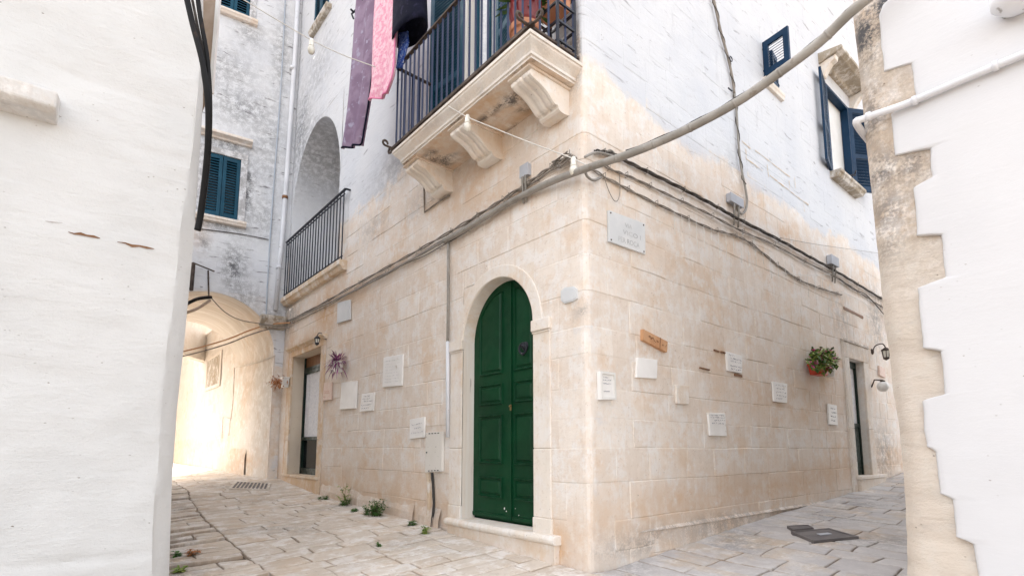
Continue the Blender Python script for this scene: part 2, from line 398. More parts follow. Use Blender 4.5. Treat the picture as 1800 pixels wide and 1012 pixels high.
def shutter(fr, hinge, width, z0, z1, d, ang, side, mat, parent, slats=14, name='shutter', flip=1):
    """louvred leaf hinged at u=hinge; side=+1 extends to +u when closed; ang opens it outward"""
    a = math.radians(ang); ex = fr.eu*side*math.cos(a)+fr.n*math.sin(a); ey = fr.n*math.cos(a)-fr.eu*side*math.sin(a)
    P = fr(hinge, d, 0); q = Frame(P, ex, ey); mb = MB(); st_w = min(.075, width*.2); t = .035
    mb.box(q, 0, st_w, 0, t, z0, z1); mb.box(q, width-st_w, width, 0, t, z0, z1)
    zs = [z0, z0+.10, z1-.08]
    mb.box(q, st_w, width-st_w, .002, t-.002, z0, z0+.10); mb.box(q, st_w, width-st_w, .002, t-.002, z1-.08, z1)
    if z1-z0 > 1.5:
        zm = z0+(z1-z0)*.42; mb.box(q, st_w, width-st_w, .002, t-.002, zm-.04, zm+.04); rngs = [(z0+.10, zm-.04), (zm+.04, z1-.08)]
    else: rngs = [(z0+.10, z1-.08)]
    for (a0, b0) in rngs:
        n = max(3, int((b0-a0)/((z1-z0)/slats*.82)))
        for k in range(n):
            zc = a0+(k+.5)*(b0-a0)/n; hh = (b0-a0)/n*.42
            mb.hexa([q(st_w, .004, zc+hh*.2), q(width-st_w, .004, zc+hh*.2), q(width-st_w, t-.004, zc-hh*1.1), q(st_w, t-.004, zc-hh*1.1),
                     q(st_w, .004, zc+hh*.2+.008), q(width-st_w, .004, zc+hh*.2+.008), q(width-st_w, t-.004, zc-hh*1.1+.008), q(st_w, t-.004, zc-hh*1.1+.008)])
    for zc in (z0+.2*(z1-z0), z0+.8*(z1-z0)): mb.box(q, -.012, .03, t, t+.006, zc-.012, zc+.012)
    return mb.build(name, mat, parent)
def panel(mb, q, poly, d, s=1):
    """raised and fielded door panel on outline poly (list of (u, z))"""
    c = V((sum(p[0] for p in poly)/len(poly), sum(p[1] for p in poly)/len(poly)))
    hw = max(abs(p[0]-c.x) for p in poly); hh = max(abs(p[1]-c.y) for p in poly)
    rows = []
    for ins, dd in ((0, 0), (.005, .018), (.014, .016), (.022, -.004), (.034, -.004), (.05, .012)):
        fx, fz = max(.05, 1-ins/hw), max(.05, 1-ins/hh)
        rows.append([q(c.x+(p[0]-c.x)*fx, d+dd, c.y+(p[1]-c.y)*fz) for p in poly+poly[:1]])
    mb.grid(rows); i = [mb.add(p) for p in rows[-1][:-1]]; mb.face(*i)
# ================================================================== CORNER BUILDING
BH = 10.9
bld = empty('corner_house', K, 'pale limestone corner house with whitewashed upper floors, balcony and arched green door', 'house')
och = blobs(FL, -1, [(575, 545, 26, 50, .9), (625, 520, 40, 26, .6), (512, 640, 10, 60, .8), (505, 800, 8, 60, .9), (540, 600, 30, 14, .7), (560, 850, 30, 16, .5), (690, 470, 60, 14, .45), (820, 330, 60, 45, .5),
                      (700, 850, 60, 30, .45), (985, 960, 14, 50, .9), (860, 350, 80, 30, .5), (640, 600, 30, 40, .3), (560, 450, 24, 18, .6), (780, 900, 14, 30, .5), (640, 820, 70, 16, .35), (580, 700, 14, 60, .3)])
ochR = blobs(FR, 1, [(1190, 870, 60, 26, .55), (1250, 880, 34, 22, .6), (1300, 860, 60, 20, .45), (1450, 830, 40, 30, .55), (1150, 440, 36, 16, .35), (1260, 640, 26, 60, .35), (1090, 900, 40, 60, .25), (1380, 410, 12, 16, .9), (1440, 680, 60, 60, .3), (1330, 700, 60, 40, .3), (1300, 340, 60, 30, .35)])
drt = blobs(FL, -1, [(530, 235, 16, 70, .75), (655, 400, 30, 22, .4), (690, 300, 50, 40, .35), (548, 255, 18, 45, .6), (740, 360, 40, 22, .35), (560, 120, 28, 50, .35), (505, 560, 20, 30, .6), (1025, 545, 16, 12, .5), (800, 275, 60, 26, .5), (1010, 90, 14, 60, .85), (520, 120, 10, 90, .5)])
drtR = blobs(FR, 1, [(1160, 945, 90, 16, .6), (1250, 925, 60, 14, .7), (1290, 290, 26, 26, .25), (1290, 400, 40, 14, .2), (1480, 560, 20, 50, .35), (1540, 560, 14, 60, .6), (1555, 800, 20, 60, .5), (1030, 545, 10, 10, .4), (1180, 300, 30, 12, .25), (1510, 690, 12, 90, .25)])
def attr_main(s, z, tone):
    if s < 0: zb = 4.55+.25*nz(s*.8, 1)+.5*sstep(-3, -.2, s)*0
    else: zb = 4.2+.18*nz(s*.9, 4)+.15*math.exp(-(s/.7)**2)
    w = sstep(zb-.55, zb+.55, z) if s < 0 else sstep(zb-.35, zb+.35, z)
    if s < 0:
        o, d = blob(och, s, z), blob(drt, s, z)
        o = max(o, .55*math.exp(-((z-.2-.04*-s)/.22)**2))
    else:
        o, d = blob(ochR, s, z), blob(drtR, s, z)
        o = max(o, .5*math.exp(-((z-.35-.05*s)/.25)**2))
    pale = math.exp(-(s/.55)**2)*.25*(1 if z < 3.2 else 0)
    return (min(1, tone*.9+pale), max(w, pale), o, d)
RC = .07
def mp_main(s, z, d):
    d += wobble(s, z)
    if s < -RC: return FL(-s, d, z)
    if s > RC: return FR(s, d, z)
    t = (s+RC)/(2*RC); P = FL(RC, 0, 0)*(1-t)**2+K*2*t*(1-t)+FR(RC, 0, 0)*t*t
    n = (FL.n*(1-t)+FR.n*t).normalized(); return P+n*d+Z*z
# openings (u ranges)
uD0, _ = FL.px(938, 700); uD1, _ = FL.px(831, 700, -.13)
DC, DRU = (uD0+uD1)/2, (uD1-uD0)/2
zD0 = FL.px(885, 912, -.13)[1]; zSp = FL.px(835, 598, 0)[1]; zTop = FL.px(885, 488, -.04)[1]
uS0 = FL.px(563, 700)[0]; uS1 = FL.px(513, 700)[0]; zS0 = FL.px(555, 839, 0)[1]; zS1 = FL.px(563, 610)[1]
uN0, uN1, zN0, zN1, zNs = 5.42, 7.86, 3.97, 7.02, 5.45
uB0, uB1, zB0, zB1 = FL.px(872, 70, 0)[0], FL.px(822, 110, 0)[0], 4.30, 6.55
RDU = FR.px(1512, 740, -.085)[0]
uR0, uR1, zR0, zR1 = 5.86, RDU, FR.px(1512, 837)[1], FR.px(1512, 636)[1]
print('door', uD0, uD1, zD0, zSp, zTop, 'shop', uS0, uS1, zS0, zS1, 'R', uR0, uR1, zR0, zR1)
wL0, wz0 = FR.px(1462, 300); wL1, _ = FR.px(1494, 250); wz1 = FR.px(1462, 160)[1]
wz0 = FR.px(1475, 315)[1]
sm0, smz1 = FR.px(1341, 78); sm1, smz0 = FR.px(1369, 160)
smz0 = FR.px(1347, 143)[1]
print('win', wL0, wL1, wz0, wz1, 'small', sm0, sm1, smz0, smz1)
hu0, hz0 = FL.px(552, 42); hu1 = FL.px(572, 8)[0]
hu0, hu1, hz0, hz1 = 6.25, 7.05, 9.15, 10.4
holes = [(-uD1-.01, -uD0+.01, -1, zTop+.02), (-uS1, -uS0, -1, zS1), (-uN1-.02, -uN0+.02, zN0-.01, zN1+.03), (-uB1, -uB0, zB0, zB1), (uR0, uR1, -1, zR1), (wL0, wL1, wz0, wz1), (sm0, sm1, smz0, smz1), (-hu1, -hu0, hz0, hz1)]
mb = MB()
ashlar(mb, -7.97, 11.5, -.4, BH, holes, mp_main, attr_main, corner=True, extra=(-RC, -RC/2, 0, RC/2, RC), seed=11)
mb.build('wall', M['wall'], bld, smooth=False)
# plinth along the right facade, and a low broken one on the left
def pl_map(fr):
    return lambda s, z, d: fr(s, .035*sstep(.2, 1.3, s)-.012*(1-sstep(.2, .6, s))+d+1.6*wobble(s, z, 4)-.02*max(0, (z-.16)/.09), z)
mb = MB(); zl = FR.px(1250, 914)[1]
ashlar(mb, .24, 5.7, -.4, zl, [], pl_map(FR), lambda s, z, t: (t, 0, max(.25, blob(ochR, s, z)), max(.35*sstep(.6, 2, s), blob(drtR, s, z))), hr=(.13, .2), wr=(.3, .9), seed=3)
mb.grid([[FR(.24+k*.05, (.035+.012*nz(k*.3, 1))*sstep(.2, 1.3, .24+k*.05)-.004, zl-.004) for k in range(110)], [FR(.24+k*.05, -.01, zl+.03) for k in range(110)]], [[(.5, 0, .2, .45)]*110]*2, [[(.24+k*.05, zl+j*.03, 0) for k in range(110)] for j in range(2)])
mb.build('plinth', M['wall'], bld)
mb = MB()
ashlar(mb, 2.15, uS0-.25, -.4, .30, [(2.60, 2.72, -1, 1)], lambda s, z, d: FL(s, .03+d+1.8*wobble(s, z, 4)-.03*max(0, (z-.18)/.1), z+.035*(s-2.2)), lambda s, z, t: (t, 0, .35, .12), hr=(.2, .3), wr=(.4, .9), seed=5)
mb.build('plinth', M['wall'], bld)
# body of the house behind the skin, floor and roof
mb = MB()
mb.hexa([W(.45, .9, -.5), W(.45, 11.5, -.5), W(9.5, 11.5, -.5), W(9.5, .9, -.5), W(.45, .9, BH), W(.45, 11.5, BH), W(9.5, 11.5, BH), W(9.5, .9, BH)])
mb.build('inner_wall', M['core'], bld)
mb = MB(); mb.hexa([W(-.12, -.12, BH), W(-.12, 11.5, BH), W(9.5, 11.5, BH), W(9.5, -.12, BH), W(-.12, -.12, BH+.18), W(-.12, 11.5, BH+.18), W(9.5, 11.5, BH+.18), W(9.5, -.12, BH+.18)])
mb.build('roof', M['roof'], bld)
# ---- arched green door
mb = MB()
arch_panel(mb, FL, uD0-.012, uD1+.012, zD0-.1, zTop+.024, DC, zSp, DRU-.002, zTop-zSp, -.002, .16, lambda u, z, t: (.7, .3, .12, 0), rings=2)
jw = .225; gz0 = FL.px(789, 916)[1]-.02
at = (.75, .25, .08, 0)
for u0, u1 in ((uD0-jw, uD0-.004), (uD1+.004, uD1+jw)):
    for k, (a, b, dd) in enumerate(((gz0, gz0+.20, .026), (gz0+.20, .95, .014), (.953, zSp-.07, .012))): mb.box(FL, u0-(.012 if k == 0 else 0), u1+(.0 if k else .0), -.005, dd, a, b, at)
    mb.box(FL, u0-.015, u1+.004, -.005, .036, zSp-.07, zSp+.035, at); mb.box(FL, u0-.006, u1+.002, -.005, .024, zSp-.09, zSp-.071, at)
# archivolt band
for (r0, r1, d1) in ((1.0, 1.22, .012),):
    n = 30; rows = []
    for (rr, dd) in ((r0, -.004), (r0, d1), (r1, d1), (r1, -.02)):
        rows.append([FL(DC+(DRU*rr+(0 if rr == 1 else 0))*math.cos(math.pi*k/n), dd, zSp+.037+((zTop-zSp-.037)+DRU*(rr-1))*math.sin(math.pi*k/n)) for k in range(n+1)])
    mb.grid(rows, [[at]*(n+1)]*4)
mb.build('door_surround', M['trim'], bld, bev=.008)
mb = MB(); su0, su1 = FL.px(977, 940, .06)[0], FL.px(784, 915, .06)[0]
zst = FL.px(880, 926, .07)[1]
mb.box(FL, su0+.02, su1-.02, -.2, .055, -.35, zst-.075, (.4, 0, .25, 0))
prof = [(.05, -.075), (.075, -.07), (.092, -.05), (.095, -.03), (.088, -.012), (.07, 0), (-.16, .004), (-.16, -.075)]
mid = (su0+su1)/2-.25
for a, b in ((su0, mid-.003), (mid+.003, su1)): mb.prism([FL(a, d, zst+z) for d, z in prof], [FL(b, d, zst+z) for d, z in prof])
mb.build('doorstep', M['trim'], bld, bev=.006)
qd = -.145
mb = MB()
mb.box(FL, uD0-.05, uD1+.05, qd-.09, qd-.05, zD0-.05, zTop+.05)
door = mb.build('door', M['green'], bld)
umid = FL.px(898, 800, qd)[0]
def archz(u): return zSp+(zTop-zSp)*math.sqrt(max(0, 1-((u-DC)/DRU)**2))
def pz(y): return FL.px(880, y, qd)[1]
for side in (0, 1):
    a, b = (umid+.004, uD1+.02) if side == 0 else (uD0-.02, umid-.004)
    n = 14; us = [a+(b-a)*k/n for k in range(n+1)]
    lo = [(u, archz(min(max(u, uD0), uD1))+.02) for u in us]; poly = [(a, zD0-.01)]+lo+[(b, zD0-.01)]
    mb = MB(); mb.prism([FL(u, qd-.045, z) for u, z in poly], [FL(u, qd, z) for u, z in poly])
    pu0, pu1 = (FL.px(884, 800, qd)[0], FL.px(843, 800, qd)[0]) if side == 0 else (FL.px(940, 800, qd)[0], FL.px(905, 800, qd)[0])
    pu0 = max(pu0, uD0+.04); pu1 = min(pu1, uD1-.04)
    for (y0, y1) in ((763, 686+8), (668, 672)): pass
    for (yb, yt) in ((875, 838), (815, 728), (710, 673)):
        panel(mb, FL, [(pu0, pz(yb)), (pu1, pz(yb)), (pu1, pz(yt)), (pu0, pz(yt))], qd+.001)
    zb = pz(656); m = 10
    top = [(pu1+(pu0-pu1)*k/m, archz(pu1+(pu0-pu1)*k/m)-.085) for k in range(m+1)]
    panel(mb, FL, [(pu0, zb), (pu1, zb)]+top, qd+.001)
    if side == 0: mb.box(FL, umid-.024, umid+.024, qd-.001, qd+.016, zD0, archz(umid)-.03)   # meeting bead
    mb.box(FL, a+.03 if side else a, b-.03, qd-.001, qd+.014, zD0, zD0+.035)
    mb.build('door_leaf', M['green'], door, bev=.003)
ku, kz = FL.px(921, 608, qd+.03); mb = MB(); P = FL(ku, qd, kz)
mb.lathe(P, FL.n, [(.048, 0), (.048, .012), (.038, .022), (.028, .024), (.024, .05), (0, .055)], 18)
R0 = FL(ku, qd+.045, kz-.025); mb.tube([R0+FL.eu*.052*math.cos(t)+Z*.052*math.sin(t) for t in [2*math.pi*k/22 for k in range(22)]], .010, 8, True)
mb.lathe(FL(ku, qd+.045, kz-.077), FL.n, [(.0, -.016), (.014, -.01), (.016, 0), (.012, .012), (0, .017)], 10)
mb.build('knocker', M['iron'], door, smooth=True)
lu, lz = FL.px(900, 716, qd); mb = MB(); mb.box(FL, lu-.012, lu+.012, qd+.016, qd+.021, lz-.03, lz+.03); mb.lathe(FL(lu, qd+.02, lz+.012), FL.n, [(.011, 0), (.011, .014), (0, .02)], 10)
mb.build('lock_plate', M['brass'], door, bev=.002)
for (x, y, r) in ((887, 893, .012), (890, 898, .006), (906, 893, .004), (912, 905, .005)):
    mb = MB(); u, z = FL.px(x, y, qd); mb.prism([FL(u+r*math.cos(t)*rnd(.6, 1.2), qd+.0005, z+r*1.2*math.sin(t)*rnd(.7, 1.2)) for t in [k*.9 for k in range(7)]], [FL(u+r*.7*math.cos(t), qd+.0025, z+r*.8*math.sin(t)) for t in [k*.9 for k in range(7)]])
    mb.build('paint_chip', M['plaque'], door)
# ---- shop door in the left facade
rec = -.20; ztr = FL.px(548, 648, rec)[1]
mb = MB()
mb.grid([[FL(uS1, 0, zS0-.02), FL(uS1, rec-.05, zS0-.02)], [FL(uS1, 0, zS1), FL(uS1, rec-.05, zS1)], [FL(uS0, 0, zS1), FL(uS0, rec-.05, zS1)], [FL(uS0, 0, zS0-.02), FL(uS0, rec-.05, zS0-.02)]], [[(.8, .7, .1, 0)]*2]*4)
o1 = FL.px(498, 700)[0]
for (u0, u1, o) in ((uS0-.16, uS0, .3), (uS1, uS1+.20, .15), (uS1+.203, min(o1, 7.6), .85)):
    for (z0, z1) in ((.1, 1.1), (1.104, zS1)): mb.box(FL, u0, u1, -.01, .028 if u1 < uS1+.21 else .008, z0, z1, (.7, .2, o, .0))
mb.box(FL, uS0-.16, uS1+.2, -.01, .03, zS1+.002, zS1+.10, (.6, 0, .5, 0))
mb.prism([FL(uS0-.2, d, zS1+.10+z) for d, z in ((-.01, 0), (.035, 0), (.05, .03), (.09, .05), (.09, .075), (-.01, .085))], [FL(uS1+.24, d, zS1+.10+z) for d, z in ((-.01, 0), (.035, 0), (.05, .03), (.09, .05), (.09, .075), (-.01, .085))])
mb.build('door_surround', M['ochretrim'], bld, bev=.006)
mb = MB(); mb.box(FL, uS0-.13, uS1+.24, -.3, .05, zS0-.03, zS0+.012, (.8, .3, .2, 0)); mb.box(FL, uS0-.1, uS1+.2, -.3, .03, -.1, zS0-.034, (.5, 0, .5, 0))
mb.build('doorstep', M['ochretrim'], bld, bev=.006)
mb = MB(); f = .055; a, b = uS0-.02, uS1+.02
mb.box(FL, a, a+f, rec-.05, rec, zS0, zS1); mb.box(FL, b-f-.02, b, rec-.05, rec, zS0, zS1); mb.box(FL, a+f, b-f, rec-.05, rec, ztr, ztr+.05)
mm = a+(b-a)*.36
mb.box(FL, mm-.045, mm+.045, rec-.045, rec+.012, zS0, ztr); mb.box(FL, a+f, b-f, rec-.045, rec-.004, zS0+.01, zS0+.12); zmid = FL.px(545, 770, rec)[1]
mb.box(FL, a+f, b-f, rec-.045, rec-.003, zmid-.03, zmid+.03); mb.box(FL, a+f, b-f, rec-.045, rec-.003, ztr-.07, ztr)
for u in (mm-.03, mm+.03): mb.box(FL, u-.004, u+.004, rec+.012, rec+.018, zS0+.05, ztr-.1)
sd = mb.build('door', M['darkgreen'], bld, bev=.004)
mb = MB(); mb.box(FL, a+f, b-f, rec-.04, rec-.02, ztr+.05, zS1); mb.build('transom_board', M['brownboard'], sd)
mb = MB(); mb.box(FL, a+f, b-f, rec-.055, rec-.05, zS0+.1, zmid); mb.build('glass_pane', M['glass'], sd)
mb = MB(); rows = []
for j in range(2):
    z = zmid+.02 if j == 0 else ztr-.06
    rows.append([FL(a+f+(b-a-2*f)*k/50, rec-.035-.010*math.sin(k*.9)-.006*math.sin(k*2.3), z) for k in range(51)])
mb.grid(rows); mb.build('curtain', M['curtain'], sd, smooth=True)
mb = MB(); mb.box(FL, uS0-.3, uS1+.3, rec-.3, rec-.08, zS0-.1, zS1+.1); mb.build('dark_interior', M['inside'], sd)
# ---- arched loggia niche
mb = MB()
arch_panel(mb, FL, uN0-.022, uN1+.022, zN0, zN1+.032, (uN0+uN1)/2, zNs, (uN1-uN0)/2-.002, zN1-zNs, .0, .85, lambda u, z, t: (.5, 1, 0, blob(drt, -u, z)), n=36)
for u in (uN0, uN1):
    s = -1 if u == uN0 else 1
    mb.grid([[FL(u+s*.022, 0, zN0), FL(u+s*.022, 0, zNs)], [FL(u-s*.002, 0.002, zN0), FL(u-s*.002, 0.002, zNs)]], [[(.5, 1, 0, .2)]*2]*2)
nic = mb.build('loggia_arch', M['wall'], bld)
mb = MB(); n = 24
mb.grid([[FL(uN0-.2+(uN1-uN0+.4)*k/n, -.85+wobble(k*.2, j*.2)*.8, zN0-.2+(zN1-zN0+.4)*j/n) for k in range(n+1)] for j in range(n+1)], [[(.5, 1, 0, .1)]*(n+1)]*(n+1))
mb.grid([[FL(uN0-.1, .0, zN0+.004), FL(uN1+.1, 0, zN0+.004)], [FL(uN0-.1, -.86, zN0+.004), FL(uN1+.1, -.86, zN0+.004)]], [[(.5, .5, 0, .1)]*2]*2)
mb.build('loggia_back_wall', M['plaster'], nic, smooth=True)
a, b = FL.px(597, 457, .12)[0], min(FL.px(494, 522, .12)[0], 7.93)
zt_ = FL.px(594, 457, .12)[1]
mb = MB(); mb.prism([FL(a, d, zt_+z) for d, z in ((-.01, -.15), (.07, -.15), (.10, -.10), (.13, -.08), (.13, 0), (-.01, .003))], [FL(b, d, zt_+z) for d, z in ((-.01, -.15), (.07, -.15), (.10, -.10), (.13, -.08), (.13, 0), (-.01, .003))])
mb.build('loggia_sill', M['ochretrim'], nic, bev=.006)
zr = FL.px(547, 387, .08)[1]; dd = .08
mb = MB(); mb.bar(FL(a-.03, dd, zr), FL(b-.02, dd, zr), .035, .022, Z); mb.bar(FL(a, dd, zr-.07), FL(b-.05, dd, zr-.07), .02, .012, Z); mb.bar(FL(a, dd, zt_+.06), FL(b-.05, dd, zt_+.06), .02, .012, Z)
mb.bar(FL(a-.03, dd, zr), FL(a-.03, -.02, zr), .03, .02)
mb.build('railing', M['iron'], nic)
nb = 22
for k in range(nb):
    u = a+.03+(b-.06-a-.03)*k/(nb-1); mb = MB(); mb.bar(FL(u, dd, zt_-.005), FL(u, dd, zr), .017); mb.build('baluster', M['iron'], nic)
# ---- balcony
BZ = 4.29; b0, b1, bp = .015, 2.36, .60
bal = None
prof = [(0, 0), (.0, -.035), (-.012, -.04), (-.014, -.06), (-.03, -.085), (-.06, -.125), (-.07, -.14), (-.07, -.17), (-.085, -.175), (-.085, -.20)]
mb = MB(); rows = []; ats = []
prof = [(i, z*.8) for i, z in prof]
for (i, z) in prof:
    L_ = [FL(b1+i, -.02, BZ+z)]+[FL(b1+i, (bp+i)*k/4, BZ+z) for k in range(1, 5)]
    L_ += [FL(b1+i+(b0-i-b1-i)*k/16, bp+i, BZ+z) for k in range(1, 17)]
    L_ += [FL(b0-i, (bp+i)*(4-k)/4, BZ+z) for k in range(1, 4)]+[FL(b0-i, -.02, BZ+z)]
    rows.append(L_); ats.append([(.7, .4, .08+.25*nz(k*.4, z*8), .1+.3*max(0, nz(k*.7, z*9, 4))) for k in range(len(L_))])
mb.grid(rows, ats, [[(k*.13, r*.05, 0) for k in range(len(rows[0]))] for r in range(len(rows))])
mb.grid([[FL(b0, -.02, BZ), FL(b1, -.02, BZ)], [FL(b0, bp, BZ), FL(b1, bp, BZ)]])
n = 20; zz = BZ-.16
mb.grid([[FL(b0+.085+(b1-b0-.17)*k/n, -.02+(bp-.065)*j/8, zz+.01*nz(k*.4, j*.6)) for k in range(n+1)] for j in range(9)],
        [[(.4, 0, min(1, .55+.5*nz(k*.35, j*.5, 2)), .9*sstep(.0, .45, nz(k*.33, j*.5, 7))) for k in range(n+1)] for j in range(9)], [[(k*.11, j*.07, 0) for k in range(n+1)] for j in range(9)])
bal = mb.build('balcony', M['trim'], bld)
def corbel(u0, w):
    mb = MB(); out = []
    # side profile (d, z): scroll console
    top = BZ-.16
    prof = [(.46, 0), (.47, -.05), (.465, -.075)]
    for k in range(9):
        t = k/8*math.pi*.95; prof.append((.44+.045*math.cos(t*1.0-.3), -.115-.045*math.sin(t*1.0-.3)*1.1))
    prof = [(.46, 0), (.46, -.045), (.445, -.05), (.46, -.07), (.472, -.10), (.465, -.135), (.44, -.16), (.40, -.18), (.35, -.20), (.30, -.235), (.255, -.28), (.22, -.33), (.19, -.37), (.165, -.385), (.15, -.375), (.135, -.39), (.13, -.42), (.11, -.445), (.07, -.455), (.03, -.45), (-.01, -.43), (-.01, 0)]
    prof = [(d, z*.52 if z > -.06 else -.032+(z+.06)*.60) for d, z in prof]
    nw = 14
    for j in range(nw+1):
        f = j/nw; r = []
        for i, (d, z) in enumerate(prof):
            g = 0
            if 2 < i < 16: g = -.014*max(0, math.sin(f*math.pi*6))-.004 if .1 < f < .9 else 0
            if 2 < i < 16 and not (.07 < f < .93): g = -.004
            nx_, nz_ = (.6, -.8); r.append(FL(u0+w*f, d+g*nx_, top+z-g*abs(nz_)))
        out.append(r)
    mb.grid([r+[r[0]] for r in out], [[(.75, .4, .03+.25*max(0, nz(i*.3, u0*3)), .0) for i in range(len(prof)+1)]]*(nw+1), [[(j*.02, i*.04, u0) for i in range(len(prof)+1)] for j in range(nw+1)])
    for r in (out[0], out[-1]):
        c = [mb.add(p, (.75, .3, .15, 0)) for p in r]; mb.face(*c)
    mb.box(FL, u0-.02, u0+w+.02, -.01, .49, top-.022, top-.001, (.7, .2, .3, 0))
    return mb.build('corbel', M['trim'], bal, bev=.004)
for u0, w in ((.17, .245), (1.11, .255), (2.02, .26)): corbel(u0, w)
# railing: top rail height from the photo's left end
def zon(x, y, u):
    r = ray(x, y); t = (FL(u, 0, 0)-CAM).dot(dL)/r.dot(dL); return (CAM+r*t)
rail_d, rail_z = .56, None
r = ray(698, 121); t = (FL(0, rail_d, 0)-CAM).dot(FL.n)/r.dot(FL.n); rail_z = (CAM+r*t).z; print('rail', rail_z, FL.px(698, 121, rail_d))
ru0, ru1 = .05, FL.px(698, 121, rail_d)[0]
ru1 = min(max(ru1, 2.2), 2.36)
mb = MB()
mb.bar(FL(ru0, rail_d, rail_z), FL(ru1, rail_d, rail_z), .04, .018); mb.bar(FL(ru1, rail_d, rail_z), FL(ru1, 0, rail_z), .04, .018); mb.bar(FL(ru0, rail_d, rail_z), FL(ru0, 0, rail_z), .04, .018)
mb.build('handrail', M['rustiron'], bal)
mb = MB(); zb = BZ+.055
mb.bar(FL(ru0-.04, rail_d+.012, zb), FL(ru1+.06, rail_d+.012, zb), .045, .03); mb.bar(FL(ru1, rail_d-.015, zb), FL(ru1, 0, zb), .03, .02); mb.bar(FL(ru0, rail_d-.015, zb), FL(ru0, 0, zb), .03, .02)
for (u, d, e1, e2) in ((ru1+.02, rail_d, dL, FL.n), (ru0, rail_d+.01, -dL, FL.n)):
    for ex in (e1, e2):
        P = FL(u, d, zb); pts = [P+ex*.12*k/5 for k in range(5)]+[P+ex*(.115+.030*math.sin(t))+Z*(.030-.030*math.cos(t)) for t in [k*.7 for k in range(8)]]
        mb.tube(pts, .013, 6)
mb.build('bottom_rail', M['rustiron'], bal)
for k in range(25):
    u = ru0+.01+(ru1-ru0-.02)*k/24; mb = MB(); mb.bar(FL(u, rail_d-.004, BZ-.005 if k in (0, 8, 16, 24) else zb), FL(u, rail_d-.004, rail_z), .018); mb.build('baluster', M['blueiron'], bal)
for u in (ru0, ru1):
    for k in range(1, 6): mb = MB(); mb.bar(FL(u, rail_d*(1-k/5.6), zb), FL(u, rail_d*(1-k/5.6), rail_z), .018); mb.build('baluster', M['blueiron'], bal)
# balcony door behind the railing
mb = MB(); rec = -.16
for (u0, u1) in ((uB0-.10, uB0), (uB1, uB1+.10)): mb.box(FL, u0, u1, -.01, .02, zB0, zB1+.1, (.7, .8, 0, 0))
mb.box(FL, uB0, uB1, -.01, .02, zB1, zB1+.1, (.7, .8, 0, 0))
mb.grid([[FL(uB0, 0, zB0), FL(uB0, rec-.1, zB0)], [FL(uB0, 0, zB1), FL(uB0, rec-.1, zB1)], [FL(uB1, 0, zB1), FL(uB1, rec-.1, zB1)], [FL(uB1, 0, zB0), FL(uB1, rec-.1, zB0)]], [[(.7, 1, 0, 0)]*2]*4)
bd = mb.build('balcony_doorway', M['trim'], bld)
mb = MB(); mb.grid([[FL(uB0-.02+(uB1-uB0+.04)*k/60, rec+.012*math.sin(k*.8), z) for k in range(61)] for z in (zB0, zB1)]); mb.build('curtain', M['curtain'], bd, smooth=True)
mb = MB()
for u in (uB0+.02, uB1-.05, (uB0+uB1)/2-.015): mb.box(FL, u, u+.03, rec+.03, rec+.06, zB0, zB1)
mb.build('door_frame', M['teal'], bd)
lw = (uB1-uB0)*.5+.06
shutter(FL, uB1+.03, .62, zB0+.02, zB1, .03, 172, -1, M['teal'], bd, 46)
shutter(FL, uB0-.03, .36, zB0+.02, zB1, .03, 165, 1, M['teal'], bd, 46)
# ---- right facade door
rec = -.085; mb = MB(); ro1 = FR.px(1540, 700)[0]
mb.grid([[FR(uR0, 0, zR0-.02), FR(uR0, rec-.05, zR0-.02)], [FR(uR0, 0, zR1), FR(uR0, rec-.05, zR1)], [FR(uR1, 0, zR1), FR(uR1, rec-.05, zR1)], [FR(uR1, 0, zR0-.02), FR(uR1, rec-.05, zR0-.02)]], [[(.8, .5, .05, .1)]*2]*4)
for (u0, u1) in ((uR0-.2, uR0), (uR1, uR1+.24)):
    for (z0, z1, o) in ((.25, 1.25, .2), (1.254, zR1, .05)): mb.box(FR, u0, u1, -.01, .03, z0, z1, (.7, .35, o, .1))
mb.box(FR, uR0-.2, uR1+.24, -.01, .032, zR1+.002, zR1+.24, (.7, .2, .15, .2)); mb.box(FR, uR0-.22, uR1+.26, -.01, .05, zR1+.24, zR1+.28, (.5, 0, .15, .45))
mb.build('door_surround', M['trim'], bld, bev=.006)
mb = MB(); mb.box(FR, uR0-.05, uR1+.5, -.3, .09, zR0-.035, zR0+.012, (.8, .3, .1, 0)); mb.box(FR, uR0-.03, uR1+.48, -.3, .07, 0, zR0-.04, (.7, .2, .2, 0)); mb.build('doorstep', M['trim'], bld, bev=.006)
mb = MB(); a, b = uR0-.02, uR1+.02; f = .05
mb.box(FR, a, a+f, rec-.05, rec, zR0, zR1); mb.box(FR, b-f-.02, b, rec-.05, rec, zR0, zR1); mb.box(FR, a+f, b-f, rec-.05, rec, zR1-.10, zR1+.02); zmid = FR.px(1505, 747, rec)[1]
mb.box(FR, a+f, b-f, rec-.05, rec-.012, zR0, zmid); mb.box(FR, a+f, b-f, rec-.05, rec, zmid-.03, zmid+.03); mb.box(FR, a+f+.05, b-f-.06, rec-.012, rec-.004, zR0+.14, zmid-.1)
hz = FR.px(1497, 721, rec)[1]; mb.box(FR, a+f+.02, a+f+.12, rec, rec+.03, hz-.01, hz+.01)
rd = mb.build('door', M['darkgreen'], bld, bev=.004)
mb = MB(); mb.grid([[FR(a+f+(b-a-2*f)*k/40, rec-.03-.008*math.sin(k*.9), z) for k in range(41)] for z in (zmid, zR1-.1)]); mb.build('curtain', M['curtain'], rd, smooth=True)
mb = MB(); mb.box(FR, uR0-.3, uR1+.3, rec-.3, rec-.08, zR0-.1, zR1+.1); mb.build('dark_interior', M['inside'], rd)
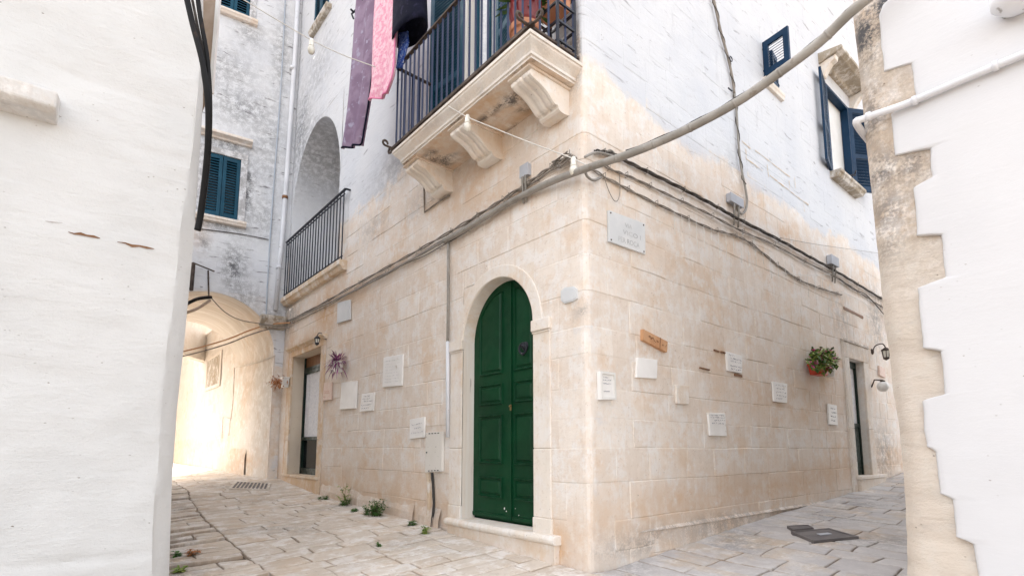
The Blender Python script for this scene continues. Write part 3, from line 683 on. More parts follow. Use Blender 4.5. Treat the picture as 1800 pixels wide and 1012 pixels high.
# ---- windows
def window(fr, u0, u1, z0, z1, rec, surround, sill, hood, mats, attr=(.5, 1, 0, 0), sillo=.1, name='window', smat=None):
    mb = MB()
    mb.grid([[fr(u0, 0, z0), fr(u0, rec-.05, z0)], [fr(u0, 0, z1), fr(u0, rec-.05, z1)], [fr(u1, 0, z1), fr(u1, rec-.05, z1)], [fr(u1, 0, z0), fr(u1, rec-.05, z0)], [fr(u0, 0, z0), fr(u0, rec-.05, z0)]], [[attr]*2]*5)
    if surround:
        w = surround
        for a, b in ((u0-w, u0), (u1, u1+w)): mb.box(fr, a, b, -.02, .022, z0, z1, attr)
        mb.box(fr, u0-w, u1+w, -.02, .024, z1+.001, z1+w, attr)
    win = mb.build(name, mats[0], bld if fr is not FE else endb, bev=.005 if surround else 0)
    mb = MB(); s = sillo; e = (surround or .05)+.03
    mb.prism([fr(u0-e, d, z0+z) for d, z in ((-.05, -.10), (s*.7, -.10), (s*.85, -.06), (s, -.045), (s, 0), (-.05, .004))], [fr(u1+e, d, z0+z) for d, z in ((-.05, -.10), (s*.7, -.10), (s*.85, -.06), (s, -.045), (s, 0), (-.05, .004))])
    mb.build('sill', smat or mats[0], win, bev=.006)
    if hood:
        hz_, hp = hood; mb = MB(); pr_ = ((-.02, 0), (.05, 0), (.07, .03), (hp-.03, .05), (hp, .06), (hp, .11), (-.02, .14))
        mb.prism([fr(u0-e-.02, d, hz_+z) for d, z in pr_], [fr(u1+e+.02, d, hz_+z) for d, z in pr_]); mb.build('hood', smat or mats[0], win, bev=.006)
    mb = MB(); f = .05
    for a, b in ((u0, u0+f), (u1-f, u1), ((u0+u1)/2-.03, (u0+u1)/2+.03)): mb.box(fr, a, b, rec-.04, rec, z0, z1)
    mb.box(fr, u0+f, u1-f, rec-.04, rec-.002, z0, z0+f); mb.box(fr, u0+f, u1-f, rec-.04, rec-.002, z1-f, z1)
    mb.build('frame', mats[1], win, bev=.004)
    mb = MB(); mb.box(fr, u0+.01, u1-.01, rec-.035, rec-.028, z0+.01, z1-.01); mb.build('pane', M['glass'], win)
    return win
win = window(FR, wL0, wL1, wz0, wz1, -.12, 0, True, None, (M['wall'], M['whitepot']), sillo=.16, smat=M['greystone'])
# bracketed hood over the big window
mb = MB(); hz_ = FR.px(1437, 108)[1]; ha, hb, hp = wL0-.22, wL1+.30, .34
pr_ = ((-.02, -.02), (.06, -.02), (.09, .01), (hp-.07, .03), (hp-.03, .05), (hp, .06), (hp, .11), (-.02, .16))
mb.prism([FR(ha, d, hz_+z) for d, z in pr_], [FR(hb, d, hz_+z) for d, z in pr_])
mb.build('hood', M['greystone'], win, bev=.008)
for u in (ha+.03, hb-.17):
    mb = MB(); mb.prism([FR(u, d, hz_+z) for d, z in ((-.02, -.02), (.24, .02), (.23, -.05), (.16, -.08), (.10, -.15), (.05, -.24), (-.02, -.26))], [FR(u+.13, d, hz_+z) for d, z in ((-.02, -.02), (.24, .02), (.23, -.05), (.16, -.08), (.10, -.15), (.05, -.24), (-.02, -.26))])
    mb.build('bracket', M['trim'], win, bev=.01)
hw = (wL1-wL0)/2
mb = MB(); mb.box(FR, wL0+.04, wL1-.04, -.115, -.105, wz0+.02, wz1-.04); mb.build('curtain', M['whitepot'], win)
shutter(FR, wL0-.005, hw, wz0+.02, wz1, .012, 168, 1, M['navy'], win, 24)
shutter(FR, wL1+.005, hw, wz0+.02, wz1, .012, 150, -1, M['navy'], win, 24)
mb = MB()
for a, b in ((wL0, wL0+.04), (wL1-.04, wL1)): mb.box(FR, a, b, -.10, .012, wz0, wz1)
mb.box(FR, wL0+.04, wL1-.04, -.10, .012, wz1-.04, wz1); mb.build('shutter_frame', M['navy'], win)
mb = MB(); u = (wL0+wL1)/2; mb.tube([FR(u, .1, wz0+.02), FR(u, .14, wz0+.09), FR(u+.05, .16, wz0+.1), FR(u-.03, .2, wz0+.12)], .012, 6); mb.tube([FR(u-.08, .1, wz0+.07), FR(u+.06, .16, wz0+.08)], .011, 6)
mb.build('shutter_catch', M['iron'], win)
w2 = window(FR, sm0, sm1, smz0, smz1, -.10, 0, True, None, (M['wall'], M['navy']), sillo=.05, smat=M['trim'])
shutter(FR, sm0, (sm1-sm0)*.85, smz0+.01, smz1, .01, 98, 1, M['navy'], w2, 12)
shutter(FR, sm1, (sm1-sm0)*.55, smz0+.01, smz1, -.03, 8, -1, M['navy'], w2, 12)
w3 = window(FL, hu0, hu1, hz0, hz1, -.10, .05, True, None, (M['wall'], M['teal']), sillo=.1, smat=M['greystone'])
shutter(FL, hu0, (hu1-hu0)*.5, hz0+.01, hz1, -.02, 3, 1, M['teal'], w3, 22); shutter(FL, hu1, (hu1-hu0)*.5, hz0+.01, hz1, -.02, 3, -1, M['teal'], w3, 22)
# ================================================================== HOUSE OVER THE PASSAGE
EH = 13.5
endb = empty('house_over_passage', FE(1.2, 0, .4), 'weathered whitewashed house closing the lane above a low vaulted passage', 'house')
drtE = blobs(FE, 1, [(412, 470, 22, 40, 1), (430, 520, 30, 30, .55), (400, 300, 30, 20, .4), (437, 330, 10, 70, 1), (400, 255, 50, 14, .9), (390, 395, 50, 9, .8), (430, 190, 70, 40, .6), (400, 120, 60, 40, .5), (440, 60, 30, 30, .5), (358, 427, 9, 9, 1), (470, 250, 40, 100, .45), (480, 560, 24, 20, .7), (460, 380, 30, 40, .5), (495, 100, 18, 90, .55), (360, 350, 20, 90, .4)])
def attr_end(s, z, tone):
    o = .5*math.exp(-((s-1.6)/.2)**2-((z-5)/.4)**2)
    return (tone, 1-.25*sstep(4.6, 3.2, z)*(.5+nz(s, z))-.5*sstep(3.2, 2.2, z), o, blob(drtE, s, z))
eu_c, eru, ezs, ezt = 1.30, 1.13, 2.78, 3.84
wu0, wz_0 = FE.px(417, 391); wu1, wz_1 = FE.px(361, 266); wz_0 = 5.27; wz_1 = 6.54
tu0, tz0, tu1 = FE.px(438, 37)[0], FE.px(430, 33)[1], FE.px(381, 14)[0]
mb = MB()
ashlar(mb, -.02, 9.0, -.2, EH, [(eu_c-eru-.02, eu_c+eru+.02, -1, ezt+.03), (wu0, wu1, wz_0, wz_1), (tu0, tu1, tz0, tz0+1.3)], lambda s, z, d: FE(s, d+1.5*wobble(s, z, 6), z), attr_end, seed=21, jd=.007)
mb.build('wall', M['endwall'], endb)
mb = MB(); arch_panel(mb, FE, eu_c-eru-.022, eu_c+eru+.022, .0, ezt+.034, eu_c, ezs, eru, ezt-ezs, .0, .05, lambda u, z, t: (.6, .25+.65*sstep(2.2, 3.3, z), .1, blob(drtE, u, z)), n=40)
for s, u in ((-1, eu_c-eru), (1, eu_c+eru)): mb.grid([[FE(u+s*.022, 0, -.1), FE(u+s*.022, 0, ezs)], [FE(u, .001, -.1), FE(u, .001, ezs)]], [[(.6, .3, .1, .15)]*2]*2)
mb.build('arch', M['endwall'], endb)
# vault: extruded along the lane direction
TL = 2.9
mb = MB(); pr_ = [(eu_c-eru, 0)]+[(eu_c-eru, .2+k*.25) for k in range(1, 10)]+[(eu_c-eru*math.cos(math.pi*k/28), ezs+(ezt-ezs)*math.sin(math.pi*k/28)) for k in range(29)]
rows, ats, uvs = [], [], []
nk = 30
for k in range(nk+1):
    e = TL*k/nk
    r = []
    for (u, z) in pr_:
        j = .02*nz(u*2+z, e*.9, z*1.3)*min(1, k)
        r.append(FE(u+j, -.045, z)+dL*e)
    rows.append(r); ats.append([(.6, .35+.5*nz(u*.6, e*.6, z*.6), max(0, .5*nz(e*.9, z*2, 1)+.35*math.exp(-((z-.6)/.3)**2)), .0) for (u, z) in pr_]); uvs.append([(e, z+abs(u-eu_c)*.4, 0) for (u, z) in pr_])
mb.grid(rows, ats, uvs)
mb.build('vault', M['tunnel'], endb, smooth=True)
# wall going on past the tunnel on the right, and body of the house above the vault
mb = MB()
def passmap(s, z, d): return FE(eu_c-eru, -.05, z)+dL*s+FL.n*(d+1.5*wobble(s, z, 2)-.01)
ashlar(mb, TL+.01, 8.3, -.1, 4.3, [], passmap, lambda s, z, t: (t, .5, .3 if z < 1.2 else .05, 0), seed=8, wr=(.5, 1.1))
ashlar(mb, 8.3, 21, -.1, 7.5, [], passmap, lambda s, z, t: (t, .5, .3 if z < 1.2 else .05, 0), seed=18, wr=(.5, 1.1))
wL_ = FE(eu_c+eru, -.05, 0)
mb.hexa([wL_+dL*8, wL_+dL*22, wL_+dL*22-dR*.5, wL_+dL*8-dR*.5]+[p_+Z*8 for p_ in (wL_+dL*8, wL_+dL*22, wL_+dL*22-dR*.5, wL_+dL*8-dR*.5)], (.5, .5, .1, 0))  # unseen left lane wall, added tall to keep sky glow off the passage wall
wR_ = FE(eu_c-eru, -.05, 0)
sun_blocker = (wL_+dL*2.95-dR*.35, wR_+dL*7.2+dR*.3, wR_+dL*7.6+dR*.3, wL_+dL*3.35-dR*.35)  # unseen skewed bridge wall, added to cut the sun patch to shape
mb.hexa([p_+Z*3.5 for p_ in sun_blocker]+[p_+Z*12.8 for p_ in sun_blocker], (.5, .5, .1, 0))
mb.hexa([wL_+dL*22-dR*.5, wR_+dL*22+dR*.5, wR_+dL*22.4+dR*.5, wL_+dL*22.4-dR*.5]+[p_+Z*4 for p_ in (wL_+dL*22-dR*.5, wR_+dL*22+dR*.5, wR_+dL*22.4+dR*.5, wL_+dL*22.4-dR*.5)], (.5, .5, .1, 0))
mb.build('passage_wall_and_blockers', M['tunnel'], endb)
mb = MB(); ashlar(mb, 1.5, TL, .2, .95, [], lambda s, z, d: FE(eu_c-eru, -.05, z)+dL*s+FL.n*(.04+d+2*wobble(s, z, 2)-.03*max(0, (z-.85)/.1)), lambda s, z, t: (t, .1, .5, .05), hr=(.2, .28), wr=(.3, .7), seed=9)
mb.build('stone_base', M['tunnel'], endb)
mb = MB(); mb.hexa([FE(-.3, -.2, ezt+.15), FE(2.95, -.2, ezt+.15), FE(2.95, -.2, ezt+.15)+dL*(TL-.1), FE(-.3, -.2, ezt+.15)+dL*(TL-.1), FE(-.3, -.2, EH), FE(2.95, -.2, EH), FE(2.95, -.2, EH)+dL*(TL-.1), FE(-.3, -.2, EH)+dL*(TL-.1)])
mb.build('upper_storeys', M['endwall'], endb)
mb = MB(); mb.hexa([FE(2.96, -.2, -.1), FE(9, -.2, -.1), FE(9, -.6, -.1), FE(2.96, -.6, -.1), FE(2.96, -.2, EH), FE(9, -.2, EH), FE(9, -.6, EH), FE(2.96, -.6, EH)])
mb.build('back_wall', M['endwall'], endb)
for e_ in (0, TL-.55):
    mb = MB(); pq = [FE(u, -.06, 0)+dL*e for u, e in ((eu_c+eru+.0, e_), (eu_c+eru+.45, e_), (eu_c+eru+.45, e_+.5), (eu_c+eru, e_+.5))]; mb.hexa([p_-Z*.2 for p_ in pq]+[p_+Z*(ezt+.1) for p_ in pq], (.6, .5, .1, 0)); mb.build('pier', M['tunnel'], endb)
# small window inside the passage
PW = Frame(FE(eu_c-eru, -.05, 0), dL, FL.n)
pa, pz1 = PW.px(366, 623); pb, pz0 = PW.px(387, 680)
pa, pb = min(pa, pb), max(pa, pb); pz0 = PW.px(377, 682)[1]; pz1 = PW.px(377, 623)[1]
mb = MB(); f = .10
for (a, b, c, d) in ((pa, pa+f, pz0, pz1), (pb-f, pb, pz0, pz1), (pa+f, pb-f, pz0, pz0+.09), (pa+f, pb-f, pz1-.09, pz1)): mb.box(PW, a, b, .0, .03, c, d, (.8, .8, .1, 0))
pw = mb.build('passage_window', M['tunnel'], endb, bev=.006)
mb = MB(); mb.box(PW, pa+f, pb-f, .0, .016, pz0+.09, pz1-.09); mb.build('pane', M['greystone'], pw)
# windows of the end house
def ewin(u0, u1, z0, z1, hood):
    w = window(FE, u0, u1, z0, z1, -.12, .12, True, hood, (M['endwall'], M['teal']), attr=(.5, .9, .1, .5), sillo=.12, smat=M['endwall'])
    m = (u0+u1)/2
    shutter(FE, u0+.005, m-u0-.008, z0+.015, z1-.005, -.045, 3, 1, M['teal'], w, 20); shutter(FE, u1-.005, u1-m-.008, z0+.015, z1-.005, -.045, 3, -1, M['teal'], w, 20)
    return w
ewin(wu0, wu1, wz_0, wz_1, (6.83, .16)); ewin(tu0, tu1, tz0, tz0+1.3, None)
# ================================================================== FOREGROUND HOUSES
lb = empty('foreground_house', FW(0, 0, -.4), 'thickly whitewashed house wall with cracked coat filling the left edge', 'house', None)
edge = [FW.px(x, y) for x, y in ((352, -40), (353, 94), (338, 250), (311, 447), (290, 640), (276, 800), (268, 930), (266, 1100))]
FW2 = Frame(FW(0, -.10, 0), FW.eu, FW.n)
sil = [FW2.px(x, y) for x, y in ((357, -40), (357, 180), (347, 330), (338, 450), (324, 600), (311, 720), (302, 850), (297, 1012), (296, 1100))]
def tab(lst): return sorted([(z, u) for u, z in lst])
eT, sT = tab(edge), tab(sil)
eT = [(-1.5, eT[0][1])]+eT+[(9, eT[-1][1]+.06)]; sT = [(-1.5, sT[0][1])]+sT+[(9, sT[-1][1]+.05)]
zs = [-.6+.025*k for k in range(int(4.9/.025))]+[4.4+.1*k for k in range(6)]
def grooves(u, z):
    v = 0
    for i, zc in enumerate((-.3, .02, .36, .72, 1.06, 1.41, 1.76, 2.06, 2.4, 2.75, 3.1, 3.45, 3.9, 4.3)):
        zc2 = zc+.02*nz(u*1.3, i*3.1); v -= .011*math.exp(-((z-zc2)/.024)**2)*max(0, .25+1.5*nz(u*1.3, i*2.3, 4))
    return v
def lump(u, z): return .018*nz(u*1.1, z*1.1, 3)+.010*nz(u*3.3, z*4.1, 6)+.0045*nz(u*8, z*10, 1)+grooves(u, z)
mb = MB(); rows, ats, uvs = [], [], []
for z in zs:
    e = interp(eT, z); us = [e-.0]+[e+.02, e+.045]+[e+.03*k for k in range(2, 92)]+[e+3+.4*k for k in range(0, 14)]
    s = interp(sT, z)
    rr, uu = [], []
    # street side, chamfer, front
    B = FW(s, -.10, z)
    for k in (8, 5, 3, 1.5, .6, .2): rr.append(B+dL*k+FL.n*(-.0)+V((0, 0, 0))); uu.append((-k-.3, z, 0))
    rr.append(B+FW.n*lump(s, z)*.5); uu.append((-.2, z, 0))
    A = FW(e, 0, z)
    for f in (.25, .5, .75, .92): rr.append(B.lerp(A, f)+V((.8, -.3, 0))*(.008*nz(f*2, z*3)+.006*math.sin(f*math.pi))); uu.append((-.2+.2*f, z, 0))
    for i, u in enumerate(us):
        rr.append(FW(u, lump(u, z)-(.004 if i == 0 else 0), z)); uu.append((u-e, z, 0))
    rows.append(rr); uvs.append(uu); ats.append([(.5, 1, 0, .18*max(0, nz(u[0]*2, z*2, 7)) if u[0] < -.02 else 0) for u in uu])
mb.grid(rows, ats, uvs)
mb.build('wall', M['lime'], lb, smooth=True, sharp=34)
mb = MB(); u0 = 6.5
mb.hexa([FW(.6, -.2, -.6), FW(u0, -.2, -.6), FW(u0, -7.5, -.6), FW(1.4, -7.5, -.6), FW(.6, -.2, 4.85), FW(u0, -.2, 4.85), FW(u0, -7.5, 4.85), FW(1.4, -7.5, 4.85)])
mb.build('inner_wall', M['core'], lb)
# stone ledge
mb = MB(); a, zt = FW.px(103, 158, .14); zb = FW.px(103, 206, .10)[1]
u9 = a+1.2
mb.prism([FW(a, d, z) for d, z in ((-.03, zt-.14), (.11, zt-.13), (.15, zt-.11), (.155, zt-.02), (-.03, zt+.03))], [FW(u9, d, z) for d, z in ((-.03, zt-.14), (.11, zt-.13), (.15, zt-.11), (.155, zt-.02), (-.03, zt+.03))])
mb.build('ledge', M['lime'], lb, bev=.012)
def crack(fr, pts, w, d, name, mat, parent):
    mb = MB(); up, lo = [], []
    for i, (x, y) in enumerate(pts):
        u, z = fr.px(x, y); ww = w*(.35+abs(math.sin(i*1.9+1)))*(.2 if i in (0, len(pts)-1) else 1)
        dd = d+lump(u, z) if fr is FW else d
        up.append(fr(u, dd, z+ww)); lo.append(fr(u, dd, z-ww))
    mb.grid([up, [(p+q)/2-fr.n*.002 for p, q in zip(up, lo)], lo]); return mb.build(name, mat, parent)
for pts, w in (([(120, 409), (130, 412), (142, 412), (152, 415), (165, 417), (176, 420)], .006), ([(206, 426), (220, 428), (232, 433), (245, 433), (258, 436), (271, 438)], .006), ([(0, 172), (18, 177), (40, 184), (60, 190), (85, 196), (108, 206)], .003), ([(80, 390), (92, 392), (110, 393)], .002)):
    crack(FW, pts, w, .006, 'crack', M['brownboard'], lb)
# second volume behind it: brownish edge above the cable
mb = MB()
P0 = dp(360, 60, 4.6); P1 = dp(378, 60, 4.6)
ex = (P1-P0); 
mb.hexa([P0+Z*-.55-ex*3, P1-Z*.55, P1-Z*.55+dL*.6, P0-Z*.55-ex*3+dL*.6, P0+Z*3-ex*3, P1+Z*3+ex*.1, P1+Z*3+dL*.6, P0+Z*3-ex*3+dL*.6])
mb.build('corner_pilaster', M['brown'], lb, bev=.006)
mb = MB(); mb.bar(P1-Z*.55+ex*.06, P1+Z*3+ex*.16, .03); mb.build('pilaster_trim', M['whitepot'], lb)
# right foreground house
rb = empty('quoined_house', FQ(0, 0, -.5), 'smooth white house with rough toothed corner stones at the right edge', 'house')
qs = tab([FQ.px(x, y) for x, y in ((1490, -60), (1494, 20), (1503, 110), (1513, 215), (1524, 320), (1536, 430), (1546, 540), (1557, 630), (1564, 690), (1574, 745), (1582, 830), (1586, 900), (1588, 960), (1590, 1060))])
qs = [(-1.5, qs[0][1])]+qs+[(9, qs[-1][1]-.4)]
segs = [(1548, 70), (1605, 140), (1569, 240), (1636, 285), (1608, 370), (1657, 450), (1617, 560), (1656, 650), (1624, 740), (1648, 828), (1677, 908), (1713, 985)]
cuts = [(1602, 107), (1608, 178), (1630, 257), (1637, 315), (1650, 408), (1658, 492), (1650, 612), (1656, 697), (1638, 789), (1664, 872), (1700, 950)]
cz = [FQ.px(x, y, .012)[1] for x, y in cuts]; su = [FQ.px(x, y, .012)[0] for x, y in segs]
fix = []
for i, zc in enumerate(cz):
    up, dn = su[i], su[i+1]; sg = .5+.3*nz(i*1.7, 2)
    for f, dz in ((0, .016), (.12, .010), (.5, .004*sg), (.88, -.010), (1, -.016)): fix.append((zc+dz, up+(dn-up)*f))
fix = sorted(fix)
bz = [(-1.5, su[-1]+.1)]+fix+[(FQ.px(1545, 22, .012)[1], su[0]), (FQ.px(1545, 8, .012)[1], su[0]+.03), (FQ.px(1560, 0, .012)[1]+.03, su[0]+.12), (9, su[0]+.3)]
drtQ = blobs(FQ, 1, [(1520, 60, 30, 45, 1), (1560, 5, 60, 22, 1), (1530, 200, 24, 40, .55), (1545, 300, 40, 30, .6), (1560, 370, 30, 40, .5), (1600, 290, 25, 30, .5), (1560, 430, 30, 30, .3)])
mb = MB(); rows, ats, uvs = [], [], []
z = -.7; zq = []
while z < 4.4: zq.append(z); z += .03
joints = [FQ.px(x, y)[1] for x, y in ((1530, 215), (1530, 130), (1560, 330), (1580, 425), (1590, 503), (1600, 613), (1600, 698), (1610, 790), (1620, 876), (1640, 950))]
for z in zq:
    e = interp(qs, z); rr, uu, aa = [], [], []
    jd = sum(.010*math.exp(-((z-j-.012*nz(z, 3))/.012)**2) for j in joints)
    r9 = .03
    for k in (7, 4, 2, 1, .4, .15, .05): rr.append(FQ(e, -.06, z)+dR*k*1.0+FQ.n*0); uu.append((-k-.1, z, 0)); aa.append((.5, .6, 0, .1))
    for k in range(19):
        u = e+.035*k; dd = .022*nz(u*2.2, z*2.4, 3)+.010*nz(u*6, z*7, 2)+.006*nz(u*15, z*17, 2)-jd-(.055 if k == 0 else .018 if k == 1 else 0)
        pale = sstep(2.6, 1.0, z)
        rr.append(FQ(u, dd-.012, z)); uu.append((u, z, 0)); aa.append((min(1, .3+.5*nz(u*.5, z*3.0, 9)+.5*pale+.2), .35+.45*pale, .15, blob(drtQ, u, z)*1.0+.2*(1-pale)))
    rows.append(rr); uvs.append(uu); ats.append(aa)
mb.grid(rows, ats, uvs)
mb.build('quoins', M['quoin'], rb, smooth=True, sharp=40)
mb = MB(); rows, ats, uvs = [], [], []
zq2 = []; z = -.7
while z < 4.4: zq2.append(z); z += .05
for (zz_, u_) in fix:
    for k in (-.016, -.008, 0, .008, .016): zq2.append(zz_+k)
zq2 = sorted(set(zq2))
for z in zq2:
    e = interp(bz, z)+.007*nz(z*9, 1)+.006*nz(z*33, 4); rr, uu = [], []
    for k, (du, dd) in enumerate(((0, -.035), (-.001, -.004), (.004, .006), (.012, .011), (.03, .012))): rr.append(FQ(e+du, dd+.012*nz(e*2, z*2, 3)*.5, z)); uu.append((e+du, z, 0))
    for k in range(1, 30): u = e+.03+(.05*k if k < 20 else 1+.15*(k-20)); rr.append(FQ(u, .012+.006*nz(u*1.3, z*1.3, 4)+.0025*nz(u*5, z*5, 3), z)); uu.append((u, z, 0))
    rr.append(FQ(9, .012, z)); uu.append((9, z, 0))
    rows.append(rr); uvs.append(uu); ats.append([(.5, 1, 0, 0)]*len(rr))
mb.grid(rows, ats, uvs); mb.build('plaster_coat', M['plaster'], rb, smooth=True)
mb = MB(); mb.hexa([FQ(.3, -.15, -.6), FQ(9, -.15, -.6), FQ(9, -7, -.6), FQ(.3, -7, -.6), FQ(.3, -.15, 4.35), FQ(9, -.15, 4.35), FQ(9, -7, 4.35), FQ(.3, -7, 4.35)]); mb.build('inner_wall', M['core'], rb)
# ================================================================== GROUND AND PAVING
mb = MB(); n = 70
def spread_(k): t = (k/n*2-1); return t*6+math.copysign(abs(t)**5*150, t)
rows = []
for i in range(n+1):
    r = []
    for j in range(n+1):
        s, t = spread_(i)+2, spread_(j); r.append(W(s, t, gz_st(s, t)-.035))
    rows.append(r)
mb.grid(rows); g = mb.build('ground', M['ground'], smooth=True); g['kind'] = 'structure'
gut = [st(gp(x, y)) for x, y in ((307, 846), (335, 875), (365, 915), (400, 950), (440, 985), (471, 1001), (500, 1040))]
gut = sorted(gut); print('gutter', [(round(a, 2), round(b, 2)) for a, b in gut])
gT = [(-9, gut[0][1])]+gut+[(30, gut[-1][1])]
FLATS = [(gp(1447, 942), .62), (gp(1406, 930), .5), (gp(441, 853), .5)]
R = random.Random(5)
def stone(mb, s0, s1, t0, t1, area):
    if s1-s0 < .05 or t1-t0 < .05: return
    tone = R.random(); tilt = (R.uniform(-.005, .005), R.uniform(-.005, .005)); oz = R.uniform(-.004, .004); g = R.uniform(.0015, .009); rad = .02
    ns, nt = max(2, round((s1-s0)/.11)), max(2, round((t1-t0)/.11)); rows, ats, uvs = [], [], []
    def ln(a, b, n): return [a+g, a+g, a+g+.007, a+g+.02]+[a+g+.02+(b-a-2*g-.04)*k/n for k in range(1, n)]+[b-g-.02, b-g-.007, b-g, b-g]
    S, T = ln(s0, s1, ns), ln(t0, t1, nt); skew = R.uniform(-.05, .05)
    pr0 = (0, len(S)-1), (0, len(T)-1)
    for i, s in enumerate(S):
        r, aa, uu = [], [], []
        for j, t in enumerate(T):
            es = min(i, len(S)-1-i); et = min(j, len(T)-1-j); e = min(es, et)
            drop = {0: -.04, 1: -.008, 2: -.0015}.get(e, 0)
            if es == 2 and et == 2: drop = -.003
            fs = (s-s0)/(s1-s0)-.5; ft = (t-t0)/(t1-t0)-.5
            ws = s+.07*nz(s*.8, t*.9, 3)+.025*nz(s*3, t*3, 5)+skew*ft*.6; wt = t+(.05*nz(s*.9, t*.7, 8)+.03*nz(s*3.2, t*2.8, 2))*sstep(0, .3, abs(t))
            if area == 1: ws = s+(.05*nz(s*.9, t*.7, 8)+.03*nz(s*3.2, t*2.8, 2)); wt = t+.06*nz(s*.8, t*.9, 3)+.02*nz(s*3, t*3, 5)+skew*fs*.5
            z = gz_st(ws, wt)+oz+tilt[0]*fs+tilt[1]*ft+drop+.007*nz(s*4, t*4, 1)+.004*nz(s*11, t*11, 1)
            pw_ = W(ws, wt, 0)
            for fp, fr_ in FLATS:
                k_ = sstep(fr_*1.5, fr_, math.hypot(pw_.x-fp.x, pw_.y-fp.y)); z = z*(1-k_)+(gz_st(ws, wt)-.004+min(0, drop))*k_
            edge = sstep(-.35, -2.2, t) if area == 0 else 1
            wv = .85 if area else .0+.25*sstep(-.6, -.1, s*0-.3)*0
            dirtv = .55*max(0, nz(s*1.3, t*1.3, 11))+(.5*sstep(-2.0, -2.6, t) if area == 0 else .1)
            r.append(W(ws, wt, z)); aa.append((tone, wv*(.6+.8*R.random()*.2+.25*nz(s, t, 4)) if area else .12+.3*max(0, nz(s*.5, t*.5, 6)), .25*max(0, nz(s*.9, t*.9, 21))+(.5 if e <= 1 else 0), dirtv)); uu.append((s*1.0, t*1.0, tone*3))
        rows.append(r); ats.append(aa); uvs.append(uu)
    mb.grid(rows, ats, uvs)
mb = MB(); s = -5.2
while s < 9.5 and True:
    h = R.uniform(.20, .33) if s < 9 else R.uniform(.3, .5); tg = interp(gT, s+h/2)
    tlo = -4.4
    t = tlo
    while t < tg-.02:
        w = R.uniform(.4, .9); t1 = min(tg, t+w); t1 = tg if tg-t1 < .2 else t1
        stone(mb, s, s+h*.5, t, t1, 0) if R.random() < .6 else None
        if True:
            stone(mb, s+h*.5, s+h, t, t1, 0)
        t = t1
    t = tg
    while t < -.001:
        w = R.uniform(.28, .62); t1 = min(0, t+w); t1 = 0 if t1 > -.2 else t1
        if t1-t > .55 and R.random() < .35:
            m = s+h*R.uniform(.4, .6); stone(mb, s, m, t, t1, 0); stone(mb, m, s+h, t, t1, 0)
        else: stone(mb, s, s+h, t, t1, 0)
        t = t1
    s += h
while s < 22:
    h = R.uniform(.35, .55); t = -3.0
    while t < -.001:
        w = R.uniform(.4, .8); t1 = min(0, t+w); stone(mb, s, s+h, t, t1, 0); t = t1
    s += h
p1 = mb.build('lane_paving', M['pave'], smooth=True); p1['kind'] = 'structure'
mb = MB(); t = 0.0
while t < 12:
    h = R.uniform(.22, .40); s = -4.6+R.uniform(0, .3)
    while s < -.001:
        w = R.uniform(.32, .7); s1 = min(0, s+w); s1 = 0 if s1 > -.2 else s1
        stone(mb, s, s1, t, t+h, 1); s = s1
    t += h
p2 = mb.build('side_street_paving', M['pave'], smooth=True); p2['kind'] = 'structure'
def cover(px4, name, label, cat, mat, ribs, mark=None, dz=.012, ribmat=None):
    pts = [gp(x, y) for x, y in px4]; zt = [gz(p)+dz for p in pts]; P = [V((p.x, p.y, z)) for p, z in zip(pts, zt)]
    c = sum(P, V())/4; o = empty(name, c, label, cat); mb = MB()
    def q(a, b, h): return P[0].lerp(P[1], a).lerp(P[3].lerp(P[2], a), b)+Z*h
    f = .06
    mb.hexa([q(0, 0, -.05), q(1, 0, -.05), q(1, 1, -.05), q(0, 1, -.05), q(0, 0, 0), q(1, 0, 0), q(1, 1, 0), q(0, 1, 0)])
    mb.build('plate', mat, o, bev=.004)
    mb = MB()
    for (a0, a1, b0, b1) in ((0, 1, 0, f), (0, 1, 1-f, 1), (0, f, f, 1-f), (1-f, 1, f, 1-f)): mb.hexa([q(a0, b0, .0), q(a1, b0, .0), q(a1, b1, .0), q(a0, b1, .0), q(a0, b0, .006), q(a1, b0, .006), q(a1, b1, .006), q(a0, b1, .006)])
    mb.build('rim', mat, o)
    mb = MB()
    for k in range(ribs):
        a = .1+.8*k/max(1, ribs-1); w = .3*.8/ribs; mb.hexa([q(a-w, .1, .0), q(a+w, .1, .0), q(a+w, .9, .0), q(a-w, .9, .0), q(a-w, .1, .007), q(a+w, .1, .007), q(a+w, .9, .007), q(a-w, .9, .007)])
    if ribs: mb.build('slot' if ribmat else 'rib', ribmat or mat, o)
    if mark:
        a0, a1, b0, b1 = mark; mb = MB(); mb.hexa([q(a0, b0, .004), q(a1, b0, .004), q(a1, b1, .004), q(a0, b1, .004), q(a0, b0, .009), q(a1, b0, .009), q(a1, b1, .009), q(a0, b1, .009)]); mb.build('painted_mark', M['greybox'], o)
    return o
cover([(1390, 937), (1457, 931), (1510, 946), (1431, 954)], 'manhole_cover', 'large dark metal manhole cover with a pale stripe in the right-hand street', 'manhole cover', M['steel'], 0, (.38, .66, .45, .6), .016)
cover([(1383, 927), (1421, 925), (1431, 931), (1394, 934)], 'access_cover', 'small dark metal access cover just beyond the large one', 'manhole cover', M['steel'], 0, None, .016)
cover([(414, 846), (476, 850), (472, 861), (402, 859)], 'drain_grate', 'slotted stone drain grate set in the left lane', 'drain grate', M['pave'], 9, None, .010, M['steel'])
# ================================================================== PIPES, CABLES
def cable(name, pts, r, mat, label, cat, group=None, n=6, k=6):
    mb = MB(); mb.tube(smoothpath(pts, k), r, n); o = mb.build(name, mat, None, smooth=True, loc=pts[0]); return tag(o, label, cat, group)
def wav(fr, px, d, jit=.0):
    return [fr.at(x, y, d+(rnd(-jit, jit) if jit else 0)) for x, y in px]
